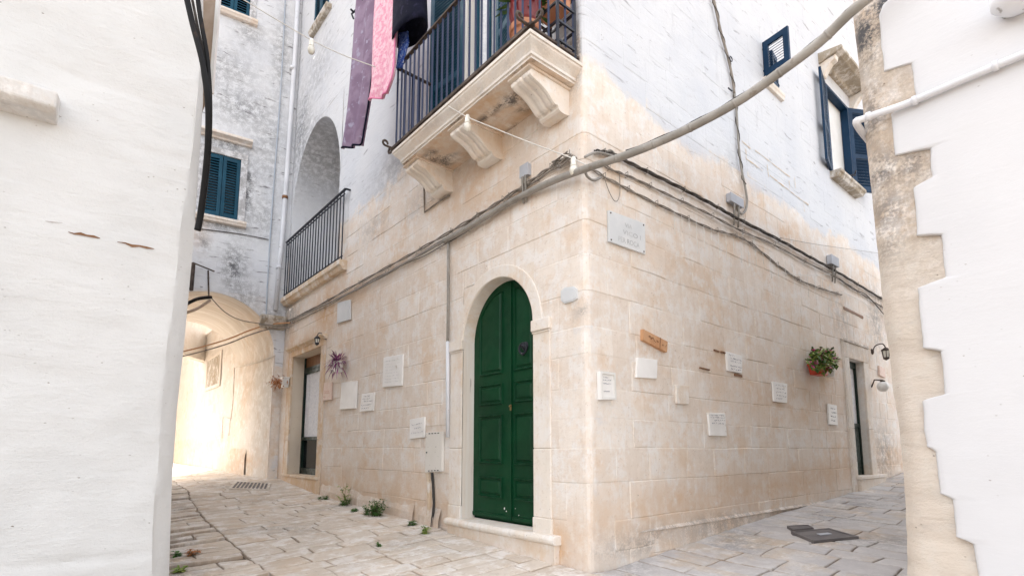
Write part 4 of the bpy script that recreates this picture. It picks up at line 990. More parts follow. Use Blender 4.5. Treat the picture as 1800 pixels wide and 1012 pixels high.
# rain pipe in the inner corner
pp = wav(FE, ((525, -30), (519, 90), (505, 297), (496, 420), (484, 545)), .06)
o = empty('rain_pipe', pp[-1], 'tall white rain pipe in the inner corner beside the loggia railing', 'drainpipe')
mb = MB(); mb.tube(pp, .045, 10); mb.build('pipe', M['wpipe'], o, smooth=True)
for (x, y) in ((514, 120), (501, 347), (490, 470)): mb = MB(); P = FE.at(x, y, .06); mb.tube([P-Z*.03, P+Z*.03], .056, 10); mb.build('joint_collar', M['wpipe'] if y != 347 else M['brownboard'], o, smooth=True)
mb = MB(); P = FE(.22, 0, FE.px(490, 557, .1)[1]); mb.prism([FE(.0, d, P.z+z) for d, z in ((0, -.25), (.10, -.16), (.20, -.06), (.22, 0), (0, .02))], [FE(.46, d, P.z+z) for d, z in ((0, -.25), (.10, -.16), (.20, -.06), (.22, 0), (0, .02))])
tag(mb.build('stone_bracket', M['greystone'], None, bev=.02, loc=P), 'stained stone bracket at the foot of the white rain pipe', 'bracket')
cable('conduit', wav(FE, ((503, -30), (494, 150), (483, 300), (473, 450), (467, 565)), .02), .014, M['bpipe'], 'thin blue-grey conduit running down left of the white rain pipe', 'conduit')
cable('conduit', wav(FE, ((350, 402), (420, 411), (472, 421)), .012), .008, M['dcable'], 'short dark cable crossing under the lower shutter window', 'cable')
o = empty('wall_conduit', FL.at(788, 770, .03), 'grey vertical conduit beside the arched green door', 'conduit')
mb = MB(); mb.tube(wav(FL, ((788, 425), (788, 520), (787, 600)), .03), .016, 8); mb.build('upper_tube', M['gpipe'], o, smooth=True)
mb = MB(); mb.tube(wav(FL, ((787, 600), (787, 690), (787, 768)), .035), .021, 8); mb.build('lower_sleeve', M['wpipe'], o, smooth=True)
# grooved broken channel below the meter box (dark gap)
gx = wav(FL, ((754, 830), (757, 860), (756, 890), (752, 925)), .012); mb = MB()
mb.grid([[p+dL*.035+dL*.01*nz(i, 1) for i, p in enumerate(gx)], [p-FL.n*.0 for p in gx], [p-dL*.035 for p in gx]])
mb = MB(); mb.tube(smoothpath(wav(FL, ((752, 828), (755, 860), (755, 890), (750, 930)), .0)), .030, 7); mb.build('service_pipe', M['ochretrim'], bld, smooth=True)
mb = MB(); sp = smoothpath(wav(FL, ((758, 830), (760, 855), (761, 890), (757, 928)), .045)); mb.grid([[p+dL*.012*(1+nz(i*.5, 2)) for i, p in enumerate(sp)], [p-FL.n*.03 for p in sp], [p-dL*(.02+.012*nz(i*.7, 5)) for i, p in enumerate(sp)]]); mb.build('wall_crevice', M['inside'], bld)
# big sagging grey conduit from the right house across to the corner and along the left facade
big = [dp(1580, -45, 3.05), dp(1500, 18, 3.2), dp(1440, 75, 3.35), dp(1370, 128, 3.5), dp(1300, 177, 3.65), dp(1230, 216, 3.82), dp(1165, 247, 3.98), dp(1100, 273, 4.12), FL.at(1040, 293, .10), FL.at(985, 313, .08)]
big2 = wav(FL, ((930, 338), (880, 365), (830, 396), (780, 424), (720, 458), (660, 492), (600, 522), (545, 548), (508, 566)), .05)
o = empty('overhead_conduit', big[7], 'thick grey conduit sagging from the quoined house to the street corner', 'cable')
mb = MB(); mb.tube(smoothpath(big+big2[:4]), .030, 10); mb.build('conduit', M['gpipe'], o, smooth=True)
mb = MB(); sp = smoothpath([p+Z*.034 for p in big[:8]], 5); mb.tube([p+Z*.004*math.sin(i*1.3) for i, p in enumerate(sp)], .006, 5); mb.build('strapped_wire', M['bcable'], o, smooth=True)
sp = smoothpath(big, 8)
for i in (14, 24, 33, 42, 50, 58, 66):
    mb = MB(); d = (sp[i+1]-sp[i-1]).normalized(); mb.tube([sp[i]-d*.008, sp[i]+d*.008], .0325, 8); mb.build('cable_tie', M['gpipe'], o, smooth=True)
cable('cable', [big2[2]]+big2[3:]+[FE.at(500, 572, .1), FE.at(455, 570, .1)], .014, M['gpipe'], 'grey cable continuing left along the facade from the thick conduit', 'cable', 'cables fixed along the facades')
def bundle(fr, px, d, r, mat, label, twist=.012, strands=2, ph=0):
    base = smoothpath([fr.at(x, y, d) for x, y in px], 10); o = empty('cable_bundle', base[0], label, 'cable', 'cables fixed along the facades')
    for k in range(strands):
        pts = [p+Z*(twist*math.sin(i*.55+k*2*math.pi/strands+ph)+.006*nz(i*.2, k))+fr.n*(twist*math.cos(i*.55+k*2*math.pi/strands+ph)) for i, p in enumerate(base)]
        mb = MB(); mb.tube(pts, r, 5); mb.build('strand', mat, o, smooth=True)
    for i in range(6, len(base)-2, 9):
        mb = MB(); mb.tube([base[i]-Z*.02-fr.n*d*.5, base[i]-Z*.026+fr.n*.02, base[i]+Z*.026+fr.n*.02, base[i]+Z*.02-fr.n*d*.5], .004, 4); mb.build('clip', M['cable'], o)
    return o
bundle(FL, ((1012, 276), (985, 284), (950, 306), (900, 340), (850, 372), (800, 402), (740, 437), (680, 470), (620, 503), (560, 537), (505, 565)), .03, .008, M['cable'], 'uppermost twisted cable pair along the left facade under the balcony', .010, 2)
bundle(FL, ((1000, 282), (970, 300), (920, 331), (860, 366), (800, 409), (740, 445), (680, 480), (620, 512), (560, 546), (505, 571)), .022, .006, M['cable'], 'thin cable just below the twisted pair on the left facade', .005, 1, 1)
bundle(FL, ((960, 318), (900, 352), (850, 388), (790, 425), (740, 452), (690, 474), (640, 500), (598, 525)), .014, .005, M['dcable'], 'lowest thin dark cable ending near the grey plaque on the left facade', .003, 1, 2)
bundle(FR, ((1046, 266), (1075, 270), (1110, 288), (1180, 322), (1250, 358), (1300, 386), (1370, 422), (1430, 455), (1475, 480), (1520, 507), (1560, 531)), .035, .0085, M['dcable'], 'uppermost thick dark twisted cable along the right facade', .011, 3)
bundle(FR, ((1050, 285), (1085, 302), (1120, 316), (1180, 345), (1240, 373), (1300, 404), (1360, 430), (1420, 462), (1475, 490), (1520, 520), (1560, 545)), .025, .006, M['cable'], 'middle grey cable with pale fittings along the right facade', .007, 2, 1)
bundle(FR, ((1040, 298), (1080, 320), (1130, 346), (1190, 375), (1250, 402), (1290, 413), (1320, 428), (1370, 468), (1410, 494), (1450, 509), (1480, 518)), .02, .0065, M['cable'], 'lowest looping cable sagging across the right facade', .008, 2, 2)
cable('cable', wav(FR, ((1475, 490), (1500, 508), (1525, 520), (1560, 560)), .03), .008, M['dcable'], 'tangled dark cable end above the right-hand door', 'cable')
# tangle at the corner
mb = MB(); P = FL.at(995, 283, .05)
R = random.Random(3)
for k in range(9):
    a = [P+dL*R.uniform(-.1, .16)+FL.n*R.uniform(-.01, .05)+Z*R.uniform(-.05, .05) for _ in range(4)]; mb.tube(smoothpath(a, 4), R.uniform(.004, .008), 5)
tag(mb.build('cable_tangle', M['cable'], None, smooth=True, loc=P), 'knotted tangle of old cables at the building corner', 'cable')
mb = MB(); P = FR.at(1075, 272, .04); mb.tube([P+dR*.055*math.cos(t)+Z*.04*math.sin(t) for t in [k*.35 for k in range(14)]], .007, 5); mb.tube(smoothpath([FR.at(1028, 276, .06), FR.at(1050, 268, .05), P+dR*.06]), .011, 6)
tag(mb.build('cable_loop', M['gpipe'], None, smooth=True, loc=P), 'small coiled grey cable loop just right of the building corner', 'cable')
cable('cable', [FR.at(1028, 300, .05), FR.at(1033, 311, .05), FR.at(1044, 317, .04), FR.at(1056, 312, .03)], .012, M['gpipe'], 'short bent grey tube under the conduit at the corner', 'cable')
cable('wire', [FR.at(1060, 305, .02), FR.at(1070, 335, .02), FR.at(1080, 353, .02), FR.at(1087, 350, .02), FR.at(1090, 330, .02), FR.at(1088, 300, .02)], .003, M['cable'], 'hanging thin wire loop above the marble street sign', 'wire')
# vertical cable on the right facade
vp = wav(FR, ((1250, -20), (1259, 20), (1268, 60), (1278, 95), (1286, 130), (1291, 165), (1295, 200), (1298, 250), (1303, 295), (1309, 325), (1313, 350), (1311, 368), (1304, 376), (1298, 371), (1295, 362)), .03)
o = empty('riser_cable', vp[-1], 'dark wrapped cable climbing the white upper part of the right facade', 'cable')
mb = MB(); sp = smoothpath(vp, 5); mb.tube(sp[:26], .016, 6); mb.build('wrapped_part', M['cable'], o, smooth=True)
mb = MB(); mb.tube(sp[25:], .014, 6); mb.build('grey_part', M['gpipe'], o, smooth=True)
mb = MB(); mb.tube([p+dR*.018*math.sin(i*.7)+FR.n*.018*math.cos(i*.7) for i, p in enumerate(smoothpath(vp[:10], 8))], .005, 4); mb.build('spiral_wire', M['dcable'], o, smooth=True)
P = FR.at(1285, 104, .05); mb = MB(); mb.tube([P+dR*.03*math.cos(t)+Z*.03*math.sin(t) for t in [k*.5 for k in range(13)]], .006, 5); P = FR.at(1284, 158, .05); mb.bar(P-dR*.05, P+dR*.04, .012); mb.build('hook', M['iron'], o)
def jbox(fr, x0, y0, x1, y1, label, mat, dep=.06, d0=.02):
    u0, z1 = fr.px(x0, y0, d0+dep); u1, z0 = fr.px(x1, y1, d0+dep); u0, u1 = min(u0, u1), max(u0, u1)
    o = empty('junction_box', fr((u0+u1)/2, 0, z0), label, 'junction box', 'junction boxes on the facades')
    mb = MB(); mb.box(fr, u0, u1, d0-.02, d0+dep, z0, z1); mb.build('case', mat, o, bev=.006)
    mb = MB(); mb.box(fr, u0-.004, u1+.004, d0+dep, d0+dep+.012, z0-.004, z1+.004); mb.build('lid', mat, o, bev=.004)
    mb = MB()
    for k in (.3, .65): u = u0+(u1-u0)*k; mb.tube([fr(u, d0+.03, z0), fr(u, d0+.03, z0-.06), fr(u+.02, d0, z0-.25)], .011, 6)
    mb.build('cable_stub', M['gpipe'], o, smooth=True)
    return o
jbox(FR, 1283, 338, 1306, 366, 'pale grey junction box on the right facade below the riser cable', M['greybox'], .03)
jbox(FR, 1460, 447, 1474, 470, 'darker grey junction box above the right-hand door cables', M['greybox'], .04)
jbox(FL, 915, 294, 929, 306, 'tiny grey box under the balcony on the left facade', M['greybox'], .02)
# thin drooping support wires
cable('wire', [FR.at(1372, 418, .02), FR.at(1445, 431, .04), FR.at(1560, 447, .05)], .003, M['cable'], 'thin straight wire crossing the right facade toward the quoins', 'wire')
cable('wire', [FR.at(1377, 480, .02), FR.at(1425, 484, .03), FR.at(1478, 480, .03)], .0035, M['wcable'], 'thin white cord between cables left of the right-hand door', 'wire')
cable('wire', [FR.at(1478, 512, .03), FR.at(1515, 530, .03), FR.at(1560, 560, .03)], .004, M['wcable'], 'thin white cord drooping above the right-hand door', 'wire')
# icicle light strings
o = empty('icicle_lights', FR.at(1250, 405, .04), 'faint white icicle light string hanging from the cables on the right facade', 'light string')
R = random.Random(9)
for k in range(22):
    x = 1185+k*13; y = 372+(x-1185)*.46; P = FR.at(x, y, .04); L_ = R.uniform(.1, .35); mb = MB(); mb.tube([P, P-Z*L_*.5+dR*R.uniform(-.006, .006), P-Z*L_], .0022, 4)
    for j in range(3): mb.lathe(P-Z*L_*(j+1)/3, -Z, [(0, 0), (.004, .004), (.004, .014), (0, .018)], 5)
    mb.build('icicle_strand', M['wcable'], o)
o = empty('icicle_lights', FR.at(1492, 640, .05), 'white fairy light string dangling in front of the right-hand door', 'light string')
mb = MB(); pts = [FR.at(1489, 560, .05), FR.at(1491, 640, .05), FR.at(1496, 720, .05), FR.at(1502, 760, .05), FR.at(1505, 800, .06), FR.at(1508, 825, .06)]; sp = smoothpath(pts, 8)
sp = [p+dR*.012*math.sin(i*1.1) for i, p in enumerate(sp)]; mb.tube(sp, .003, 4)
for i in range(3, len(sp), 2): mb.tube([sp[i], sp[i]+dR*.02*(-1)**i-Z*.015], .004, 4)
mb.build('light_cord', M['wcable'], o)
# festoon wires
def socket(P, mbs):
    mbs.lathe(P, -Z, [(.016, -.02), (.024, 0), (.026, .05), (.03, .055), (.028, .065)], 10)
    mbs.lathe(P-Z*.055, -Z, [(.02, 0), (.034, .025), (.037, .05), (.026, .08), (0, .09)], 10)
f1 = [dp(380, -30, 5.0), dp(425, -2, 5.1), dp(490, 37, 5.3), dp(548, 71, 5.5), dp(603, 97, 5.65), dp(660, 118, 5.75)]
o = empty('festoon_string', f1[3], 'white festoon wire with one bulb socket high across the left lane', 'light string')
mb = MB(); mb.tube(smoothpath(f1), .0055, 6); mb.build('cord', M['wcable'], o, smooth=True)
mb = MB(); socket(f1[3]-Z*.01, mb); mb.build('bulb_socket', M['bulb'], o, smooth=True)
f2 = [FL.at(788, 187, .60), FL.at(822, 206, .52), FL.at(870, 226, .45), FL.at(940, 254, .28), FL.at(1000, 276, .12), FL.at(1030, 290, .08)]
o = empty('festoon_string', f2[1], 'white festoon wire running from under the balcony edge to the corner', 'light string')
mb = MB(); mb.tube(smoothpath(f2), .005, 6); mb.build('cord', M['wcable'], o, smooth=True)
for P in (f2[1], FL.at(1008, 280, .10)): mb = MB(); socket(P, mb); mb.build('bulb_socket', M['bulb'], o, smooth=True)
# black cables on the left house edge
bc = [dp(320, -40, 3.0), dp(338, 40, 3.0), dp(356, 110, 3.0), dp(366, 180, 3.02), dp(366, 250, 3.06), dp(360, 320, 3.1), dp(352, 380, 3.12), dp(347, 405, 3.12)]
o = empty('black_cable_loop', bc[3], 'heavy black cables bowing along the edge of the left foreground house', 'cable')
mb = MB(); mb.tube(smoothpath(bc), [.014]*2+[.016]*12+[.018]*29, 10); mb.build('cable', M['bcable'], o, smooth=True)
mb = MB(); mb.tube(smoothpath([dp(343, -40, 3.02), dp(352, 30, 3.02), dp(364, 100, 3.03), dp(369, 180, 3.05), dp(367, 260, 3.08), dp(358, 340, 3.12), dp(350, 385, 3.14)]), .013, 8); mb.build('cable', M['bcable'], o, smooth=True)
mb = MB(); mb.tube(smoothpath([dp(330, -40, 3.05), dp(346, 40, 3.05), dp(360, 110, 3.04), dp(367, 180, 3.05)]), .008, 6); mb.build('cable', M['dcable'], o, smooth=True)
br = empty('cable_bracket', FE.at(370, 490, .1), 'dark iron bracket with cable stubs above the passage arch', 'bracket')
mb = MB(); mb.bar(FE.at(340, 462, .12), FE.at(377, 477, .05), .02); mb.bar(FE.at(366, 475, .06), FE.at(367, 520, .03), .02); mb.bar(FE.at(340, 462, .12), FE.at(336, 510, .25), .05); mb.build('arm', M['rustiron'], br)
cable('cable', [FE.at(318, 540, .5), FE.at(345, 526, .3), FE.at(371, 522, .06)], .03, M['bcable'], 'thick black cable arching to the bracket over the passage', 'cable')
cable('cable', [FE.at(318, 552, .5), FE.at(345, 543, .3), FE.at(369, 528, .06)], .025, M['brown'], 'brown cable bunch under the black one over the passage', 'cable')
cable('cable', [FE.at(371, 523, .05), FE.at(395, 548, .12), FE.at(425, 563, .12), FE.at(470, 570, .06)], .009, M['cable'], 'thin cable swagging across the mouth of the passage', 'cable')
ca = [FE.at(300, 622, -.6), FE.at(345, 612, -.5), FE.at(400, 596, -.3), FE.at(440, 580, -.05), FE.at(475, 570, .05), FL.at(510, 567, .05)]
cable('cable', ca, .013, M['woodtile'], 'upper tan cable leading into the vaulted passage', 'cable')
cable('cable', [p-Z*.09+dR*.0 for p in ca], .012, M['cable'], 'lower tan cable leading into the vaulted passage', 'cable')
mb = MB(); sp = wav(PW, ((484, 625), (450, 638), (412, 646), (410, 700), (406, 735)), .02); mb.tube(sp, .013, 6); mb.tube(wav(PW, ((406, 735), (392, 732), (390, 770)), .02), .012, 6); mb.tube(wav(PW, ((405, 735), (402, 765)), .02), .01, 6)
tag(mb.build('passage_pipe', M['tunnel'], None, smooth=True, loc=sp[0]), 'cream-painted conduit stepping down the passage wall', 'conduit')
# pipe and lamp on the right house
rp = [FQ.at(1512, 232, .02)+dR*.25, FQ.at(1506, 218, .05), FQ.at(1520, 208, .05), FQ.at(1600, 180, .045), FQ.at(1700, 137, .045), FQ.at(1820, 87, .045), FQ.at(1950, 30, .045)]
o = empty('wall_pipe', rp[2], 'white pipe crossing the smooth wall and corner stones of the right house', 'pipe')
mb = MB(); mb.tube(smoothpath(rp), .020, 10); mb.build('pipe', M['wpipe'], o, smooth=True)
for x, y in ((1527, 205), (1608, 177), (1750, 116)): mb = MB(); P = FQ.at(x, y, .045); mb.tube([P-dL*.012, P+dL*.012], .027, 10); mb.build('clamp', M['wpipe'], o, smooth=True)
P = FQ.at(1790, 6, .1); o = empty('wall_lamp', FQ.at(1795, 0, 0), 'white wall lamp cut off at the top right of the smooth wall', 'wall lamp')
mb = MB(); mb.lathe(P, -Z, [(.0, -.10), (.10, -.09), (.105, -.02), (.07, .02), (.03, .03), (0, .03)], 18); mb.build('shade', M['wpipe'], o, smooth=True)
mb = MB(); mb.tube(smoothpath([FQ.at(1795, 10, .08), FQ.at(1785, 12, .06), FQ.at(1770, 25, .03), FQ.at(1764, 32, .02)]), .010, 6); mb.tube(smoothpath([FQ.at(1800, 14, .08), FQ.at(1786, 20, .06), FQ.at(1768, 30, .03)]), .008, 6); mb.build('cord', M['gpipe'], o, smooth=True)
# ================================================================== PLAQUES AND SIGNS
def quad(fr, px4, d):
    return [fr.at(x, y, d) for x, y in px4]
def scribble(mb, q, lines_, h, seed, r=.0016):
    R = random.Random(seed)
    for i, (b, a0, a1) in enumerate(lines_):
        pts = []; a = a0
        while a < a1:
            pts.append(q(a, b+h*R.uniform(-1, 1), .003)); a += R.uniform(.012, .03)
            if R.random() < .16 and len(pts) > 2:
                mb.tube(pts, r, 3); pts = []; a += .035
        if len(pts) > 1: mb.tube(pts, r, 3)
def plaque(fr, px4, name, label, cat, mat, th=.010, text=None, tmat='ink', rim=None, h=.03, group=None, nails=False, d0=.014):
    P = quad(fr, px4, d0+th)       # tl, tr, br, bl
    def q(a, b, hh): return P[0].lerp(P[1], a).lerp(P[3].lerp(P[2], a), b)+fr.n*hh
    c = sum(P, V())/4; o = empty(name, c-fr.n*th, label, cat, group or ('plaques fixed to the corner house' if name == 'wall_plaque' else None))
    mb = MB(); mb.prism([q(a, b, -th-.012) for a, b in ((0, 0), (1, 0), (1, 1), (0, 1))], [q(a, b, 0) for a, b in ((0, 0), (1, 0), (1, 1), (0, 1))]); mb.build('slab', mat, o, bev=.003)
    if rim:
        mb = MB()
        for (a0, a1, b0, b1) in ((0, 1, 0, rim), (0, 1, 1-rim, 1), (0, rim, rim, 1-rim), (1-rim, 1, rim, 1-rim)): mb.prism([q(a, b, .0005) for a, b in ((a0, b0), (a1, b0), (a1, b1), (a0, b1))], [q(a, b, .012) for a, b in ((a0, b0), (a1, b0), (a1, b1), (a0, b1))])
        mb.build('frame', M['whitepot'], o)
    if text:
        mb = MB(); scribble(mb, q, text, h, len(label)); mb.build('writing', M[tmat], o)
    if nails:
        for a, b in ((.05, .07), (.95, .07), (.95, .93), (.05, .93)): mb = MB(); mb.lathe(q(a, b, 0), fr.n, [(.008, 0), (.007, .004), (0, .007)], 8); mb.build('nail', M['rustiron'], o)
    return o, q
T6 = [(.12+.13*i, .1, .9-.12*(i % 3)) for i in range(7)]
plaque(FL, ((593, 532), (615, 526), (615, 561), (592, 568)), 'wall_plaque', 'bare grey marble plaque high beside the lantern on the left facade', 'plaque', M['marble'])
plaque(FL, ((569, 672), (583, 671), (582, 702), (567, 704)), 'wall_plaque', 'faded pink tile plaque close to the shop door jamb', 'plaque', M['pink'], text=[(.5, .2, .7), (.6, .2, .8), (.8, .1, .4)], tmat='terra')
plaque(FL, ((600, 672), (627, 669), (625, 717), (597, 719)), 'wall_plaque', 'blank white plaque between the pink tile and the handwritten one', 'plaque', M['plaque'])
plaque(FL, ((636, 692), (658, 689), (655, 721), (632, 723)), 'wall_plaque', 'small white plaque with blue handwriting right of the blank one', 'plaque', M['plaque'], text=[(.16, .2, .7), (.32, .1, .75), (.45, .25, .95), (.66, .1, .9), (.82, .08, .6)], h=.045)
plaque(FL, ((674, 628), (708, 622), (706, 677), (672, 680)), 'wall_plaque', 'largest white plaque with faint lines, highest of the group on the left facade', 'plaque', M['plaque'], text=[(.15+.1*i, .12, .88) for i in range(8)], tmat='carve', h=.015)
plaque(FL, ((720, 737), (746, 732), (745, 768), (720, 771)), 'wall_plaque', 'white plaque with three short lines above the meter cabinet', 'plaque', M['plaque'], text=[(.3, .15, .85), (.5, .35, .8), (.72, .12, .95)], h=.04)
# meter cabinet
o, q = plaque(FL, ((748, 760), (777, 758), (776, 828), (747, 830)), 'meter_cabinet', 'white painted metal meter cabinet above the wall crevice by the green door', 'cabinet', M['metalbox'], th=.022)
mb = MB()
for k in range(4):
    for b in (.03, .965): mb.prism([q(.2+.18*k+a, b+c, .0) for a, c in ((0, -.012), (.09, -.012), (.09, .012), (0, .012))], [q(.2+.18*k+a, b+c, .002) for a, c in ((0, -.012), (.09, -.012), (.09, .012), (0, .012))])
mb.build('vent_slot', M['inside'], o)
mb = MB(); mb.lathe(q(.1, .5, 0), FL.n, [(.008, 0), (.008, .008), (0, .01)], 8); mb.build('lock', M['iron'], o)
# house number tile (octagonal blank) beside the door
P = quad(FL, ((985, 511), (992, 505), (1007, 503), (1013, 507), (1013, 524), (1006, 529), (991, 533), (985, 528)), .022)
mb = MB(); c = sum(P, V())/8; mb.prism([p-FL.n*.03 for p in P], [p-FL.n*.004 for p in P]); mb.prism([c+(p-c)*.86-FL.n*.0035 for p in P], [c+(p-c)*.85 for p in P])
tag(mb.build('house_number_tile', M['marble'], None, bev=.003, loc=c), 'small blank tile with cut corners right of the green door arch', 'plaque')
o, q = plaque(FR, ((1070, 369), (1134, 393), (1135, 447), (1071, 424)), 'street_sign', 'marble street sign with faint carved lettering near the building corner', 'street sign', M['marble'], th=.010, nails=True)
def lettering(txt, q, a0, a1, b0, b1, mat, parent, name='lettering', dep=.0015):
    cu = bpy.data.curves.new('t', 'FONT'); cu.body = txt; ob = bpy.data.objects.new('t', cu); col.objects.link(ob)
    dg = bpy.context.evaluated_depsgraph_get(); me = bpy.data.meshes.new_from_object(ob.evaluated_get(dg)); bpy.data.objects.remove(ob)
    xs = [v.co.x for v in me.vertices]; ys = [v.co.y for v in me.vertices]; x0, x1, y0, y1 = min(xs), max(xs), min(ys), max(ys)
    mb = MB()
    for v in me.vertices: mb.add(q(a0+(a1-a0)*(v.co.x-x0)/(x1-x0), b1-(b1-b0)*(v.co.y-y0)/(y1-y0), dep))
    for p in me.polygons: mb.face(*p.vertices)
    bpy.data.meshes.remove(me)
    return mb.build(name, mat, parent)
lettering('VIA', q, .42, .62, .22, .36, M['carve'], o); lettering('VICO I', q, .36, .86, .46, .60, M['carve'], o); lettering('PER ROCA', q, .24, .82, .72, .88, M['carve'], o)
P = ((1131, 578), (1174, 600), (1173, 619), (1131, 597))
o, q = plaque(FR, P, 'wooden_sign', 'tilted orange wooden board sign near the corner', 'sign', M['woodtile'], th=.025)
mb = MB(); mb.prism([q(a, b, .0) for a, b in ((.67, 0), (.69, 0), (.69, 1), (.67, 1))], [q(a, b, .002) for a, b in ((.67, 0), (.69, 0), (.69, 1), (.67, 1))]); scribble(mb, q, [(.5, .2, .6), (.45, .75, .95)], .2, 3, .002); mb.build('carved_mark', M['brownboard'], o)
plaque(FR, ((1121, 628), (1156, 632), (1155, 665), (1119, 663)), 'wall_plaque', 'blank white plaque under the tilted wooden sign', 'plaque', M['plaque'])
plaque(FR, ((1055, 652), (1080, 655), (1082, 702), (1056, 702)), 'wall_plaque', 'framed white plaque with faint writing nearest the building corner', 'plaque', M['plaque'], rim=.09, text=[(.2, .2, .6), (.3, .15, .8), (.42, .2, .7), (.7, .2, .6)], h=.02, th=.025)
plaque(FR, ((1190, 676), (1212, 678), (1211, 710), (1190, 709)), 'wall_plaque', 'stone-coloured blank tile that almost blends into the right facade', 'plaque', M['trim'], th=.012)
plaque(FR, ((1277, 617), (1305, 625), (1305, 656), (1280, 651)), 'wall_plaque', 'white handwritten plaque, upper middle of the right facade, between the carved slots', 'plaque', M['plaque'], text=[(.15, .12, .5), (.3, .2, .95), (.45, .2, .9), (.7, .15, .95), (.86, .2, .9)], h=.04)
plaque(FR, ((1245, 725), (1275, 726), (1278, 766), (1249, 765)), 'wall_plaque', 'lowest white plaque on the right facade with dark heading lines', 'plaque', M['plaque'], text=[(.1, .05, .9), (.2, .1, .95), (.32, .3, .95), (.45, .15, .9)], h=.035)
plaque(FR, ((1359, 670), (1384, 674), (1384, 708), (1361, 705)), 'wall_plaque', 'white handwritten plaque to the left of the red flower pot, below it', 'plaque', M['plaque'], text=[(.15, .15, .9), (.32, .2, .8), (.5, .15, .9), (.68, .2, .9), (.82, .15, .6)], h=.035)
plaque(FR, ((1456, 709), (1471, 712), (1473, 747), (1458, 745)), 'wall_plaque', 'narrow white plaque beside the right-hand door jamb', 'plaque', M['plaque'], text=[(.2, .2, .8), (.4, .3, .9), (.6, .2, .8), (.8, .2, .7)], h=.04)
plaque(FR, ((1546, 642), (1556, 648), (1557, 664), (1547, 659)), 'wall_plaque', 'tiny dark-edged tile between the rusty lantern and the white globe lamp', 'plaque', M['pink'], th=.02)
# carved slots
mb = MB()
for (x0, y0, x1, y1, w) in ((1290, 658, 1303, 661, .012), (1254, 615, 1263, 618, .007), (1266, 618, 1277, 621, .007), (1229, 646, 1246, 650, .006), (1482, 541, 1516, 558, .02)):
    a, b = FR.at(x0, y0, .0), FR.at(x1, y1, .0); mb.hexa([a-Z*w+FR.n*0, b-Z*w, b-Z*w+FR.n*.014, a-Z*w+FR.n*.014, a+Z*w, b+Z*w, b+Z*w+FR.n*.014, a+Z*w+FR.n*.014])
mb.build('wall_slot', M['brownboard'], bld)
# exposed mortar cracks in the whitewash of the right facade
R = random.Random(4)
mb = MB()
for (x0, y0, x1, y1) in ((1303, 248, 1318, 262), (1326, 265, 1388, 312), (1310, 278, 1340, 301), (1352, 309, 1376, 328), (1374, 326, 1421, 360), (1310, 262, 1312, 278), (1347, 290, 1350, 312), (1386, 318, 1388, 334), (1412, 352, 1414, 372), (1396, 312, 1398, 330)):
    n = 12; up, lo = [], []
    for k in range(n+1):
        u0, z0 = FR.px(x0, y0); u1, z1 = FR.px(x1, y1); f = k/n; u = u0+(u1-u0)*f; z = z0+(z1-z0)*f+.01*nz(k*.8, x0); w = .012*max(.15, .5+1.0*nz(k*.9, y0*.3))
        d = wobble(u, z)+.006
        if abs(x1-x0) < 5: up.append(FR(u+w, d, z)); lo.append(FR(u-w, d, z))
        else: up.append(FR(u, d, z+w)); lo.append(FR(u, d, z-w))
    mb.grid([up, lo])
mb.build('exposed_joint', M['ochretrim'], bld)
# frame line under the left corbel
mb = MB(); pts = wav(FL, ((745, 328), (746, 373), (775, 352), (790, 343)), .012); mb.tube(pts, .010, 5); tag(mb.build('cable', M['cable'], None, loc=pts[0]), 'thin grey cable bent round below the left balcony corbel', 'cable')
# ================================================================== LANTERNS
def lantern(fr, x, y, sc, label, mat):
    P = fr.at(x, y, .0); o = empty('wall_lantern', P, label, 'lantern', 'lanterns beside the shop doors'); n = fr.n; e = fr.eu
    mb = MB(); mb.lathe(P, n, [(.05*sc, 0), (.05*sc, .012), (.03*sc, .03), (0, .035)], 12, None); mb.tube(smoothpath([P+n*.02, P+n*.06*sc+Z*.09*sc, P+n*.16*sc+Z*.11*sc, P+n*.2*sc+Z*.05*sc]), .009*sc, 6); mb.build('bracket', mat, o, smooth=True)
    Q = P+n*.2*sc+Z*.05*sc; mb = MB(); mb.lathe(Q, -Z, [(.0, 0), (.03*sc, .015), (.075*sc, .05), (.07*sc, .06), (.03*sc, .062)], 6); mb.lathe(Q-Z*.17*sc, -Z, [(.045*sc, 0), (.05*sc, .02), (.02*sc, .04), (0, .05)], 6)
    for k in range(6): a = k*math.pi/3; d = V((math.cos(a), math.sin(a), 0)); mb.bar(Q+d*.058*sc-Z*.06*sc, Q+d*.043*sc-Z*.17*sc, .008*sc)
    mb.build('cage', mat, o)
    mb = MB(); mb.lathe(Q-Z*.062*sc, -Z, [(.052*sc, 0), (.040*sc, .105*sc)], 6); mb.build('lantern_glass', M['bulb'], o)
    return o
lantern(FL, 573, 595, .72, 'black iron lantern above the shop door on the left facade', M['iron'])
lantern(FR, 1532, 618, 1.0, 'rusty dark lantern right of the right-hand door', M['rustiron'])
P = FR.at(1552, 679, .16)-FR.n*.16; o = empty('globe_lamp', P, 'white glass globe lamp low beside the quoined house edge', 'lamp')
mb = MB(); mb.lathe(P+FR.n*.16+Z*.0, Z, [(0, -.07)]+[(.085*math.sin(k*math.pi/10), -.085*math.cos(k*math.pi/10)) for k in range(1, 10)]+[(0, .085)], 16); mb.build('globe', M['whitepot'], o, smooth=True)
mb = MB(); mb.tube([P, P+FR.n*.05+Z*.12, P+FR.n*.16+Z*.10], .012, 6); mb.lathe(P+FR.n*.16+Z*.07, Z, [(.04, 0), (.03, .03), (0, .04)], 10); mb.build('arm', M['rustiron'], o, smooth=True)
